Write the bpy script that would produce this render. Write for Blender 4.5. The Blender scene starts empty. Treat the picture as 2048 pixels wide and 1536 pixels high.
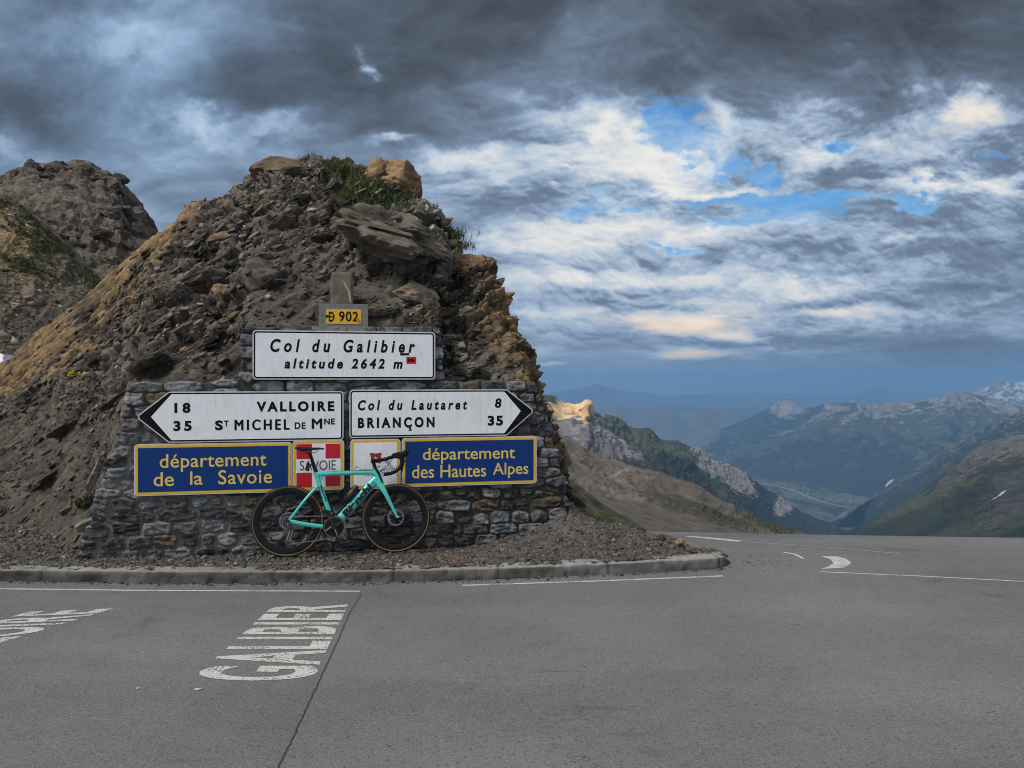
import bpy, math, random
import numpy as np
from mathutils import Matrix, Vector, Quaternion

# ------------------------------------------------------------------ camera
F, CX, HZ, CZ = 1450.0, 1024.0, 755.0, 1.80      # focal (px of the 2048 frame), centre, horizon row, eye height
C = bpy.context.scene.collection
scn = bpy.context.scene
cam = bpy.data.cameras.new('camera')
cam.sensor_width = 36.0
cam.lens = 36.0 * F / 2048.0
cam.shift_y = -(768.0 - HZ) / 2048.0
cam.clip_start, cam.clip_end = 0.05, 200000.0
camo = bpy.data.objects.new('camera', cam)
camo.location = (0, 0, CZ)
camo.rotation_euler = (math.radians(90), 0, 0)
C.objects.link(camo)
scn.camera = camo
scn.view_settings.view_transform = 'Standard'
scn.view_settings.look = 'None'
scn.view_settings.exposure = 0.0
scn.view_settings.gamma = 1.0
scn.render.engine = 'CYCLES'
scn.cycles.use_denoising = True
scn.cycles.filter_width = 1.0
scn.cycles.max_bounces = 6
scn.cycles.volume_bounces = 1
scn.cycles.sample_clamp_indirect = 4.0
SUN_EL, SUN_AZ = math.radians(50), math.radians(232)   # azimuth clockwise from +Y (view direction): behind left


# ------------------------------------------------------------------ node helpers
class NT:
    def __init__(s, tree):
        s.t = tree
        s.n = tree.nodes
        s.l = tree.links

    def put(s, sock, v):
        if v is None:
            return
        if hasattr(v, 'is_output'):
            s.l.new(v, sock)
        else:
            if hasattr(sock.default_value, '__len__') and not hasattr(v, '__len__'):
                v = [v] * len(sock.default_value)
            if hasattr(sock.default_value, '__len__') and len(sock.default_value) == 4 and len(v) == 3:
                v = (*v, 1)
            sock.default_value = v

    def m(s, op, a, b=None, c=None, clamp=False):
        n = s.n.new('ShaderNodeMath')
        n.operation = op
        n.use_clamp = clamp
        for i, v in enumerate((a, b, c)):
            s.put(n.inputs[i], v)
        return n.outputs[0]

    def add(s, *a):
        r = a[0]
        for b in a[1:]:
            r = s.m('ADD', r, b)
        return r

    def mul(s, a, b):
        return s.m('MULTIPLY', a, b)

    def vm(s, op, a, b=None, sc=None):
        n = s.n.new('ShaderNodeVectorMath')
        n.operation = op
        s.put(n.inputs[0], a)
        if b is not None:
            s.put(n.inputs[1], b)
        if sc is not None:
            s.put(n.inputs[3], sc)
        return n.outputs['Value'] if op in ('DOT_PRODUCT', 'LENGTH') else n.outputs[0]

    def noise(s, vec, scale, detail=4, rough=0.55, dist=0.0, lac=2.0, col=False):
        n = s.n.new('ShaderNodeTexNoise')
        s.put(n.inputs['Vector'], vec)
        n.inputs['Scale'].default_value = scale
        n.inputs['Detail'].default_value = detail
        n.inputs['Roughness'].default_value = rough
        n.inputs['Lacunarity'].default_value = lac
        n.inputs['Distortion'].default_value = dist
        return n.outputs['Color' if col else 'Fac']

    def voro(s, vec, scale, out='Distance', feature='F1', rand=1.0):
        n = s.n.new('ShaderNodeTexVoronoi')
        n.feature = feature
        s.put(n.inputs['Vector'], vec)
        n.inputs['Scale'].default_value = scale
        n.inputs['Randomness'].default_value = rand
        return n.outputs[out]

    def ramp(s, fac, stops, interp='LINEAR'):
        n = s.n.new('ShaderNodeValToRGB')
        cr = n.color_ramp
        cr.interpolation = interp
        while len(cr.elements) < len(stops):
            cr.elements.new(0.5)
        for e, (p, c) in zip(cr.elements, stops):
            e.position = p
            e.color = (*c, 1) if hasattr(c, '__len__') else (c, c, c, 1)
        s.put(n.inputs[0], fac)
        return n.outputs[0]

    def sstep(s, x, lo, hi, a=0.0, b=1.0):
        n = s.n.new('ShaderNodeMapRange')
        n.interpolation_type = 'SMOOTHSTEP'
        for k, v in (('Value', x), ('From Min', lo), ('From Max', hi), ('To Min', a), ('To Max', b)):
            s.put(n.inputs[k], v)
        return n.outputs[0]

    def mix(s, fac, a, b, mode='MIX'):
        n = s.n.new('ShaderNodeMix')
        n.data_type = 'RGBA'
        n.blend_type = mode
        s.put(n.inputs[0], fac)
        s.put(n.inputs[6], a)
        s.put(n.inputs[7], b)
        return n.outputs[2]

    def sep(s, v):
        n = s.n.new('ShaderNodeSeparateXYZ')
        s.put(n.inputs[0], v)
        return n.outputs

    def comb(s, x, y, z):
        n = s.n.new('ShaderNodeCombineXYZ')
        for i, v in enumerate((x, y, z)):
            s.put(n.inputs[i], v)
        return n.outputs[0]

    def scale(s, vec, sc):
        return s.vm('MULTIPLY', vec, sc)


# ------------------------------------------------------------------ sky
def make_world():
    w = bpy.data.worlds.new('World')
    scn.world = w
    w.use_nodes = True
    t = NT(w.node_tree)
    for n in list(t.n):
        t.n.remove(n)
    out = t.n.new('ShaderNodeOutputWorld')
    bg = t.n.new('ShaderNodeBackground')
    bg.inputs['Strength'].default_value = 0.082
    t.l.new(bg.outputs[0], out.inputs[0])
    # overall sky light; the modelled cloud sector ahead of the viewer hangs in front of it
    d = t.n.new('ShaderNodeTexCoord').outputs['Generated']
    x, y, z = t.sep(d)
    sky = t.n.new('ShaderNodeTexSky')
    sky.sky_type = 'NISHITA'
    sky.sun_disc = False
    sky.sun_elevation = SUN_EL
    sky.sun_rotation = SUN_AZ
    sky.altitude = 2600
    den = t.add(t.m('MAXIMUM', z, 0.0), 0.2)
    cl = t.noise(t.comb(t.m('DIVIDE', x, den), t.m('DIVIDE', y, den), 0.0), 1.3, 4, 0.55)
    cloud = t.ramp(cl, [(.30, (2.6, 3.0, 3.6)), (.50, (5.2, 5.6, 6.2)), (.68, (9.0, 9.2, 9.2))])
    col = t.mix(t.sstep(cl, .30, .45, .72, .96), sky.outputs[0], cloud)
    t.l.new(col, bg.inputs['Color'])


make_world()
sun = bpy.data.lights.new('sun', 'SUN')
sun.energy = 2.7
sun.angle = math.radians(15)
sun.color = (1.0, .95, .88)
suno = bpy.data.objects.new('sun', sun)
suno.rotation_euler = Vector((-math.sin(SUN_AZ) * math.cos(SUN_EL), -math.cos(SUN_AZ) * math.cos(SUN_EL), -math.sin(SUN_EL))).to_track_quat('-Z', 'Y').to_euler()
C.objects.link(suno)


# ------------------------------------------------------------------ numpy noise
def _h(ix, iy, iz, seed):
    with np.errstate(over='ignore'):
        h = (ix.astype(np.int64) * 374761393 + iy.astype(np.int64) * 668265263 + iz.astype(np.int64) * 2147483647 + seed * 1274126177) & 0xFFFFFFFF
        h = ((h ^ (h >> 13)) * 1274126177) & 0xFFFFFFFF
        h = ((h ^ (h >> 16)) * 2246822519) & 0xFFFFFFFF
        h = h ^ (h >> 15)
    return (h & 0xFFFFFF) / float(0x1000000)


def vnoise(P, seed=0):
    I = np.floor(P)
    f = P - I
    f = f * f * f * (f * (f * 6 - 15) + 10)
    I = I.astype(np.int64)
    x, y, z = I[..., 0], I[..., 1], I[..., 2]
    r = 0
    for a in (0, 1):
        wx = f[..., 0] if a else 1 - f[..., 0]
        for b in (0, 1):
            wy = f[..., 1] if b else 1 - f[..., 1]
            for c in (0, 1):
                wz = f[..., 2] if c else 1 - f[..., 2]
                r = r + wx * wy * wz * _h(x + a, y + b, z + c, seed)
    return r


_R = np.array(Matrix.Rotation(0.7, 3, Vector((1, 2, 3)).normalized()))


def fbm(P, oct=5, seed=0, rough=0.5):
    """about -1..1"""
    a, s, n = 1.0, 0.0, 0.0
    P = np.asarray(P, float)
    for i in range(oct):
        s = s + a * (vnoise(P, seed + i) * 2 - 1)
        n += a
        a *= rough
        P = P @ _R.T * 2.03 + 17.3
    return s / n * 1.5


def ridged(P, oct=4, seed=0, rough=0.5):
    a, s, n = 1.0, 0.0, 0.0
    P = np.asarray(P, float)
    for i in range(oct):
        s = s + a * (1 - np.abs(vnoise(P, seed + i) * 2 - 1) * 1.6)
        n += a
        a *= rough
        P = P @ _R.T * 2.03 + 11.1
    return s / n


def voro(P, seed=0):
    I = np.floor(P).astype(np.int64)
    f1 = np.full(P.shape[:-1], 9.0)
    f2 = f1.copy()
    cid = np.zeros(P.shape[:-1])
    for a in (-1, 0, 1):
        for b in (-1, 0, 1):
            for c in (-1, 0, 1):
                x, y, z = I[..., 0] + a, I[..., 1] + b, I[..., 2] + c
                q = np.stack([x + _h(x, y, z, seed), y + _h(x, y, z, seed + 7), z + _h(x, y, z, seed + 13)], -1)
                d = np.linalg.norm(P - q, axis=-1)
                n = d < f1
                f2 = np.where(n, f1, np.minimum(f2, d))
                cid = np.where(n, _h(x, y, z, seed + 29), cid)
                f1 = np.where(n, d, f1)
    return f1, f2, cid


def sm(x, a, b):
    t = np.clip((x - a) / (b - a), 0, 1)
    return t * t * (3 - 2 * t)


# ------------------------------------------------------------------ placing
def ray(px, py):
    return Vector(((px - CX) / F, 1.0, (HZ - py) / F))


def at(px, py, depth):
    return Vector((0, 0, CZ)) + ray(px, py) * depth


def on_z(px, py, z):
    return Vector((0, 0, CZ)) + ray(px, py) * ((z - CZ) / ((HZ - py) / F))


def to_px(P):
    P = np.asarray(P)
    return np.stack([CX + F * P[..., 0] / P[..., 1], HZ - F * (P[..., 2] - CZ) / P[..., 1]], -1)


# ------------------------------------------------------------------ mesh / object helpers
def mesh_np(name, V, faces, mat=None, col=None, smooth=True, parent=None, extra=None):
    """faces: (n,3) or (n,4) int array, or list of lists"""
    me = bpy.data.meshes.new(name)
    V = np.asarray(V, np.float32).reshape(-1, 3)
    if isinstance(faces, np.ndarray):
        k = faces.shape[1]
        me.vertices.add(len(V))
        me.vertices.foreach_set('co', V.ravel())
        me.loops.add(faces.size)
        me.loops.foreach_set('vertex_index', faces.astype(np.int32).ravel())
        me.polygons.add(len(faces))
        me.polygons.foreach_set('loop_start', np.arange(0, faces.size, k, dtype=np.int32))
        me.update(calc_edges=True)
    else:
        me.from_pydata(V.tolist(), [], faces)
    if smooth:
        me.polygons.foreach_set('use_smooth', np.ones(len(me.polygons), bool))
    if col is not None:
        col = np.asarray(col, np.float32)
        a = me.attributes.new('Col', 'FLOAT_COLOR', 'POINT')
        a.data.foreach_set('color', np.concatenate([col, np.ones((len(col), 1), np.float32)], 1).ravel())
    if mat is not None:
        me.materials.append(mat)
    me.validate()
    o = bpy.data.objects.new(name, me)
    C.objects.link(o)
    if parent is not None:
        o.parent = parent
    return o


class MB:
    """collects pieces of one mesh"""
    def __init__(s):
        s.v, s.f = [], []

    def put(s, V, Fs):
        n = len(s.v)
        s.v += [tuple(p) for p in V]
        s.f += [[i + n for i in f] for f in Fs]

    def box(s, c, size, M=None):
        hx, hy, hz = [k / 2 for k in size]
        V = [Vector((x, y, z)) for x in (-hx, hx) for y in (-hy, hy) for z in (-hz, hz)]
        if M is not None:
            V = [M @ p for p in V]
        V = [p + Vector(c) for p in V]
        s.put(V, [(0, 1, 3, 2), (4, 6, 7, 5), (0, 4, 5, 1), (2, 3, 7, 6), (0, 2, 6, 4), (1, 5, 7, 3)])

    def tube(s, pts, rad, n=10, up=None, cap=True):
        """sweep; rad = number or (ra, rb) per point: ra along the side axis, rb along 'up'"""
        pts = [Vector(p) for p in pts]
        if not hasattr(rad, '__len__'):
            rad = [rad] * len(pts)
        rad = [r if hasattr(r, '__len__') else (r, r) for r in rad]
        V, Fs = [], []
        ref = Vector(up) if up is not None else None
        for i, p in enumerate(pts):
            tan = (pts[min(i + 1, len(pts) - 1)] - pts[max(i - 1, 0)]).normalized()
            if ref is None:
                ref = Vector((0, 0, 1)) if abs(tan.z) < .9 else Vector((1, 0, 0))
            side = tan.cross(ref).normalized()
            b = side.cross(tan).normalized()
            if up is None:
                ref = b
            for k in range(n):
                a = 2 * math.pi * k / n
                V.append(p + side * math.cos(a) * rad[i][0] + b * math.sin(a) * rad[i][1])
        for i in range(len(pts) - 1):
            for k in range(n):
                Fs.append((i * n + k, i * n + (k + 1) % n, (i + 1) * n + (k + 1) % n, (i + 1) * n + k))
        if cap:
            Fs.append(tuple(range(n - 1, -1, -1)))
            Fs.append(tuple(range((len(pts) - 1) * n, len(pts) * n)))
        s.put(V, Fs)

    def ring(s, R, prof, n=96, c=(0, 0, 0)):
        """lathe round the local y axis; prof = closed list of (radius, y)"""
        V, Fs, m = [], [], len(prof)
        for k in range(n):
            a = 2 * math.pi * k / n
            for (r, y) in prof:
                V.append((c[0] + math.cos(a) * (R + r), c[1] + y, c[2] + math.sin(a) * (R + r)))
        for k in range(n):
            for j in range(m):
                Fs.append((k * m + j, k * m + (j + 1) % m, ((k + 1) % n) * m + (j + 1) % m, ((k + 1) % n) * m + j))
        s.put(V, Fs)

    def prism(s, poly, y0, y1):
        """polygon in (x, z), from y0 (towards the viewer) to y1"""
        n = len(poly)
        V = [(x, y0, z) for x, z in poly] + [(x, y1, z) for x, z in poly]
        Fs = [tuple(range(n)), tuple(range(2 * n - 1, n - 1, -1))]
        Fs += [(i, n + i, n + (i + 1) % n, (i + 1) % n) for i in range(n)]
        s.put(V, Fs)

    def build(s, name, mat, parent=None, smooth=True, auto=40):
        o = mesh_np(name, s.v, s.f, mat, smooth=smooth, parent=parent)
        if smooth and auto:
            try:
                o.data.set_sharp_from_angle(angle=math.radians(auto))
            except Exception:
                pass
        return o


def tag(o, label=None, cat=None, group=None, kind=None):
    for k, v in (('label', label), ('category', cat), ('group', group), ('kind', kind)):
        if v:
            o[k] = v
    return o


def empty(name, M):
    o = bpy.data.objects.new(name, None)
    o.empty_display_size = 0.1
    C.objects.link(o)
    if isinstance(M, Matrix):
        o.matrix_world = M
    else:
        o.location = M
    return o


# ------------------------------------------------------------------ materials
def new_mat(name):
    m = bpy.data.materials.new(name)
    m.use_nodes = True
    t = NT(m.node_tree)
    p = next(n for n in t.n if n.type == 'BSDF_PRINCIPLED')
    return m, t, p


def simple(name, col, rough=0.5, metal=0.0, spec=None, coat=0.0, dirt=0.0, scale=6.0):
    m, t, p = new_mat(name)
    p.inputs['Roughness'].default_value = rough
    p.inputs['Metallic'].default_value = metal
    if spec is not None:
        p.inputs['Specular IOR Level'].default_value = spec
    if coat:
        p.inputs['Coat Weight'].default_value = coat
        p.inputs['Coat Roughness'].default_value = 0.12
    oc = t.n.new('ShaderNodeTexCoord').outputs['Object']
    if dirt:
        n = t.noise(oc, scale, 8, 0.65)
        c = t.mix(t.sstep(n, 0.42, 0.72, 0.0, dirt), col, tuple(k * 0.45 + 0.02 for k in col))
        t.l.new(c, p.inputs['Base Color'])
        t.put(p.inputs['Roughness'], t.add(rough - 0.05, t.mul(n, 0.15)))
    else:
        p.inputs['Base Color'].default_value = (*col, 1)
    return m


def attr_mat(name, fine, bump=0.3, bscale=None, var=0.5, rough=0.92, fine2=None, bdist=0.02):
    """base colour from the mesh's own colour layer, broken up by fine procedural grain (scales per metre)"""
    m, t, p = new_mat(name)
    a = t.n.new('ShaderNodeAttribute')
    a.attribute_name = 'Col'
    g = t.n.new('ShaderNodeNewGeometry').outputs['Position']
    n1 = t.noise(g, fine, 8, 0.68)
    n2 = t.noise(g, fine2 or fine * 7, 5, 0.6)
    k = t.add(t.mul(t.m('SUBTRACT', n1, 0.5), var * 2.2), t.mul(t.m('SUBTRACT', n2, 0.5), var * 1.4), 1.0)
    k = t.m('MAXIMUM', k, 0.25)
    c = t.vm('SCALE', a.outputs['Color'], sc=k)
    t.l.new(c, p.inputs['Base Color'])
    p.inputs['Roughness'].default_value = rough
    p.inputs['Specular IOR Level'].default_value = 0.25
    if bump:
        b = t.n.new('ShaderNodeBump')
        b.inputs['Strength'].default_value = bump
        b.inputs['Distance'].default_value = bdist
        t.l.new(t.add(n1, t.mul(n2, 0.5)), b.inputs['Height'])
        t.l.new(b.outputs[0], p.inputs['Normal'])
    return m


# ------------------------------------------------------------------ lofted land forms
def resample(A, s, u):
    return np.stack([np.interp(u, s, A[:, k]) for k in range(3)], -1)


def smooth1(A, sig):
    if sig <= 0:
        return A
    r = int(sig * 3) + 1
    k = np.exp(-0.5 * (np.arange(-r, r + 1) / sig) ** 2)
    k /= k.sum()
    P = np.concatenate([np.repeat(A[:1], r, 0), A, np.repeat(A[-1:], r, 0)])
    return np.stack([np.convolve(P[:, j], k, 'valid') for j in range(A.shape[1])], -1)


def grid_faces(n, m, off=0):
    i = np.arange(n - 1)[:, None] * m + np.arange(m - 1)[None, :]
    return np.stack([i, i + 1, i + m + 1, i + m], -1).reshape(-1, 4) + off


def loft_base(Bk, Rk, n, mt, sig=2.0, t0=0.0, curve=None):
    """grid (n along, mt up) between foot curve and ridge curve"""
    B, R = np.array([list(p) for p in Bk], float), np.array([list(p) for p in Rk], float)
    s = np.concatenate([[0], np.cumsum(np.linalg.norm(np.diff(R, axis=0), axis=1) + 0.6 * np.linalg.norm(np.diff(B, axis=0), axis=1))])
    u = np.linspace(0, s[-1], n)
    B, R = smooth1(resample(B, s, u), sig), smooth1(resample(R, s, u), sig)
    t = np.linspace(t0, 1, mt)
    G = B[:, None] + (R - B)[:, None] * np.clip(t, 0, 1)[None, :, None]
    G[:, :, 2] += np.minimum(t, 0)[None, :] * 6.0            # the foot runs straight down into the ground
    if curve is not None:
        G = G + curve(u / s[-1], t)
    return G, u / s[-1], t


def grid_normals(G):
    du = np.gradient(G, axis=0)
    dv = np.gradient(G, axis=1)
    N = np.cross(du, dv)
    return N / (np.linalg.norm(N, axis=-1, keepdims=True) + 1e-9)

# ================================================================== SKY: a far dome sector of broken evening cloud
def srgb(r_, g_, b_):
    c_ = np.array([r_, g_, b_]) / 255.0
    return np.where(c_ < .04045, c_ / 12.92, ((c_ + .055) / 1.055) ** 2.4)


def puffs(P, oct=5, seed=0, rough=.5):
    a, s_, n_ = 1.0, 0.0, 0.0
    for i in range(oct):
        s_ = s_ + a * np.abs(vnoise(P, seed + i) * 2 - 1)
        n_ += a
        a *= rough
        P = P @ _R.T * 2.05 + 7.7
    return s_ / n_


def cloud_rgb(X, Y):
    """cloud picture over direction coordinates (tangent units * 1450): X to the right, Y downwards, horizon at 755"""
    Xw, Yw = X, Y

    def B(L):
        r_ = 0
        for (cx, cy, sx, sy, a_) in L:
            r_ = r_ + a_ * np.exp(-((Xw - cx) / sx) ** 2 - ((Yw - cy) / sy) ** 2)
        return r_

    e = np.clip(755 - Y, 0, 900)
    yk = -np.sign(755 - Y) * (430 * np.log1p(np.abs(755 - Y) / 200.0) + .50 * np.abs(755 - Y))        # forms flatten towards the horizon
    P = np.stack([X / 370.0, yk / 265.0, 0 * X], -1)
    w1 = fbm(P * .9, 2, 900)
    w2 = fbm(P * .9 + 31.7, 2, 905)
    Pw = P + np.stack([w1, w2, 0 * X], -1) * .30
    flat = np.clip((760 - Y) / 480, .13, 1)
    Xw = X + fbm(P * 3.2 + 3, 6, 970, .58) * 62
    Yw = Y + fbm(P * 3.2 + 47, 6, 980, .58) * 44 * flat
    big_ = fbm(Pw * .9, 5, 910)
    soft = fbm(Pw * 2.1 + 5, 6, 915, .52)
    w3, w4 = fbm(P * 7, 5, 920, .6), fbm(P * 7 + 13, 5, 925, .6)
    Pp = P + np.stack([w3, w4, 0 * X], -1) * .030 + np.stack([w1, w2, 0 * X], -1) * .16

    def dens(dx, dy):
        o_ = np.array([dx / 300.0, dy / 215.0, 0])
        q_ = (Pp + o_) * 2.6
        return puffs(q_ * 1.15, 5, 930, .52) * 1.05 + fbm(q_ * 1.1, 6, 936, .52) * .50 + .06

    d0 = dens(0, 0)
    rel1 = dens(-2, 7) - d0          # denser just below = lit upper rim
    rel2 = dens(-10, 26) - d0
    fine_ = fbm(Pp * 17, 5, 950, .6)
    lit = np.clip(B([(1500, 400, 480, 250, 1.0), (1130, 420, 190, 190, .75), (1900, 330, 300, 200, .7), (1500, 640, 450, 90, .8)]), 0, 1)
    lum = B([
        (1150, 0, 600, 130, -.15), (1650, 70, 400, 120, -.17), (1960, 60, 300, 110, -.12), (1280, 150, 230, 50, -.07),
        (640, 170, 280, 110, -.12), (150, 265, 260, 60, -.09), (1430, 180, 200, 40, -.07), (430, 170, 160, 90, -.07),
        (420, 420, 320, 110, -.02), (1750, 190, 180, 40, -.05), (1000, 60, 260, 80, -.05),
        (250, 85, 190, 26, .09), (40, 70, 120, 30, .05), (330, 125, 60, 22, .06), (718, 130, 24, 18, .32), (395, 240, 70, 26, .22), (540, 258, 110, 22, .16),
        (760, 285, 60, 12, .28), (930, 320, 100, 22, .26), (20, 305, 60, 40, .14), (1090, 255, 70, 22, .16), (850, 190, 140, 30, .05), (1020, 210, 60, 20, .08),
        (1270, 345, 120, 44, .34), (1180, 285, 40, 30, .28), (1275, 288, 36, 26, .30), (1400, 376, 130, 18, .30), (1465, 240, 60, 40, .26),
        (1610, 320, 60, 50, .28), (1945, 235, 100, 34, .40), (1790, 300, 140, 40, .18), (1880, 374, 66, 14, .36), (2010, 362, 60, 20, .26),
        (1330, 462, 180, 18, .24), (1120, 485, 170, 40, .20), (1130, 560, 150, 18, .20), (1400, 555, 150, 24, .14), (1080, 340, 90, 30, .12),
        (1040, 640, 140, 90, .06), (1600, 588, 130, 14, .28), (1690, 622, 120, 9, .34),
        (1340, 648, 95, 19, .50), (1440, 670, 65, 12, .42), (1385, 708, 85, 9, .52), (1130, 729, 46, 3.5, .40), (1110, 700, 40, 12, .15),
        (1870, 520, 280, 44, -.09), (1980, 580, 220, 32, -.11), (1620, 505, 160, 16, -.04), (1250, 588, 260, 9, -.12),
        (1080, 392, 70, 18, -.12), (1900, 430, 120, 16, -.10), (1340, 400, 100, 10, -.10), (1180, 612, 200, 9, -.07), (1800, 350, 160, 16, -.06),
        (1850, 695, 420, 34, -.16), (1450, 735, 500, 16, -.08), (1230, 690, 90, 10, -.06), (1500, 690, 160, 9, -.08),
    ])
    lum = np.where(lum > 0, lum * 1.25, lum) + .435 + .035 * lit + .095 * lit * sm(Y, 360, 470) + big_ * (.10 - .03 * lit) + soft * (.070 + .02 * lit)
    lum = lum + rel1 * (.06 + .46 * lit) + rel2 * (.055 + .06 * lit) + (d0 - .62) * .10 * lit + fine_ * (.010 + .03 * lit)
    lay = fbm(np.stack([Xw / 330.0, Yw / 24.0, 0 * X], -1), 5, 990)
    lum = lum + lay * .085 * sm(Y, 400, 520) * (.35 + lit)
    lum = np.where((lum < .42), .42 + (lum - .42) * (1 - .65 * lit), lum)
    # near the horizon all contrast is lost in the air
    far = sm(Y, 560, 745)
    lum = lum * (1 - .25 * far) + .44 * .25 * far
    cr = np.array([(.0, 44, 48, 54), (.17, 68, 74, 82), (.30, 88, 98, 112), (.43, 116, 134, 157), (.55, 155, 175, 200), (.68, 194, 206, 219), (.84, 226, 228, 229), (1.08, 252, 247, 238)])
    cl_ = np.stack([np.interp(lum, cr[:, 0], cr[:, 1 + k]) for k in range(3)], -1)
    # the upper left is cooler, the deck at the right top more neutral
    cool = np.clip(B([(250, 120, 420, 300, 1.0)]), 0, 1)[..., None]
    cl_ = cl_ * (1 + cool * np.array([-.045, .005, .035]))
    warm = np.clip(B([(1350, 655, 170, 26, .9), (1385, 709, 110, 10, 1.0), (1130, 729, 70, 6, 1.3), (1680, 612, 190, 22, .5), (1400, 480, 500, 110, .05), (1945, 235, 120, 50, .35)]), 0, 1) * sm(lum, .45, .8)
    cl_ = cl_ * (1 - warm[..., None] * np.array([-.02, .065, .145]))
    # blue openings
    t_ = np.clip((Y - 180) / 330, 0, 1)[..., None]
    blue = np.array([76, 138, 208]) * (1 - t_) + np.array([118, 178, 230]) * t_
    hole = np.clip(B([(1325, 255, 50, 36, 1.0), (1350, 300, 50, 30, .7), (1560, 240, 100, 22, .62), (1420, 402, 190, 15, 1.05), (1600, 412, 110, 19, .88), (1520, 446, 110, 16, .80),
                      (1390, 494, 60, 9, 1.2), (1650, 285, 50, 16, .7), (1520, 348, 36, 14, .9), (1720, 392, 130, 14, .7),
                      (1440, 292, 60, 18, .75), (1470, 330, 90, 10, .6), (1180, 420, 60, 8, .4), (1750, 430, 60, 10, .5), (1960, 300, 50, 8, .4), (1700, 300, 60, 10, .45), (1090, 232, 70, 14, .35), (1200, 432, 150, 10, .75), (1830, 395, 110, 9, .55), (1130, 650, 80, 10, .35), (1300, 520, 100, 8, .3), (1830, 400, 80, 10, .4), (1380, 330, 40, 16, .5)]), 0, 1.1)
    al = 1.0 - hole * .92 + (d0 - .55) * .85 + fine_ * .22 + soft * .16
    al = np.maximum(sm(al, .0, .80), sm(hole, .34, .06))
    veil = np.clip(.30 + soft * .9 + fine_ * .3, 0, .95)[..., None] * np.array([1, 1, 1])
    blue = blue * (1 - veil * .75) + np.array([188, 208, 230]) * veil * .75
    rgb = blue * (1 - al[..., None]) + cl_ * al[..., None]
    # thin edges of cloud glow
    edge_ = np.exp(-((al - .72) / .35) ** 2) * sm(hole, .1, .5)
    rgb = rgb + edge_[..., None] * np.array([15, 14, 11])
    # blue evening air along the horizon, darker to the right under the rain cloud
    k_ = sm(X, 1150, 1900)[..., None]
    air = np.array([152, 180, 204]) * (1 - k_) + np.array([82, 114, 150]) * k_
    hz_ = (sm(Y, 655, 785) * .72 + sm(Y, 690, 735) * .10)[..., None] * (1 - .55 * np.clip(B([(1385, 709, 110, 10, 1.0), (1350, 655, 160, 24, .8), (1130, 729, 60, 5, 1.)]), 0, 1))[..., None]
    band = fbm(np.stack([X / 420.0, Y / 26.0, 0 * X], -1), 4, 960)[..., None]
    rgb = rgb * (1 - hz_) + (air * (1 + .07 * band)) * hz_
    c_ = np.clip(rgb, 5, 255) / 255.0
    return np.where(c_ < .04045, c_ / 12.92, ((c_ + .055) / 1.055) ** 2.4)


def cells(a_, b_, n_):
    return np.linspace(a_, b_, n_, endpoint=False)


sx_ = np.concatenate([cells(-4200, -1160, 60), cells(-1160, 1160, 1010), np.linspace(1160, 4200, 61)])
sy_ = np.concatenate([cells(-420, -30, 60), cells(-30, 800, 400), np.linspace(800, 1000, 6)])
SX, SY = np.meshgrid(sx_, sy_, indexing='ij')
dirs = np.stack([SX / F, np.ones_like(SX), (755.0 - SY) / F], -1)
dirs /= np.linalg.norm(dirs, axis=-1, keepdims=True)
sky_m = bpy.data.materials.new('evening_sky')
sky_m.use_nodes = True
t = NT(sky_m.node_tree)
for n in list(t.n):
    t.n.remove(n)
em = t.n.new('ShaderNodeEmission')
at_ = t.n.new('ShaderNodeAttribute')
at_.attribute_name = 'Col'
t.l.new(at_.outputs['Color'], em.inputs['Color'])
t.l.new(em.outputs[0], t.n.new('ShaderNodeOutputMaterial').inputs[0])
sky_m.cycles.emission_sampling = 'NONE'
sky_o = mesh_np('sky', dirs * 62000.0 + np.array([0, 0, CZ]), grid_faces(len(sx_), len(sy_)), sky_m, cloud_rgb(SX + CX, SY).reshape(-1, 3))
tag(sky_o, kind='structure')

# ================================================================== SETTING
scn.world.cycles.sampling_method = 'AUTOMATIC'
rng = np.random.default_rng(7)

# ---- wall frame: the sign wall recedes to the right by about 11 degrees
TH = math.radians(11.0)
W0 = at(690, HZ, 7.12)
W0.z = 0
EU = Vector((math.cos(TH), math.sin(TH), 0))
EN = Vector((math.sin(TH), -math.cos(TH), 0))       # outward, to the viewer


def wall_uv(px, py, off=0.0):
    d, c = ray(px, py), Vector((0, 0, CZ))
    k = (W0 + EN * off - c).dot(EN) / d.dot(EN)
    p = c + d * k
    return (p - W0).dot(EU), p.z


def wall_pt(u, v, off=0.0):
    return W0 + EU * u + EN * off + Vector((0, 0, v))


def wall_px(px, py, off=0.0):
    return wall_pt(*wall_uv(px, py, off), off)


# ---- kerb line (foot of its face) and road height
KERB_PX = [(-700, 1150), (-300, 1158), (0, 1163), (400, 1168), (700, 1166.5), (960, 1161), (1280, 1147), (1430, 1138.5), (1505, 1133.5)]
KERB = np.array([list(on_z(px, py, 0.0))[:2] for px, py in KERB_PX])


def kerb_y(x):
    return np.interp(x, KERB[:, 0], KERB[:, 1])


def road_z(x, y):
    k = .036 + .0027 * np.clip(x - 2.0, -2, 8)
    s = np.clip(y - 7.0, 0, None)
    sm_ = np.minimum(s, 5.0)
    z = -k * sm_ ** 2 - np.clip(s - 5.0, 0, None) * k * 10.0
    return z


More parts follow.
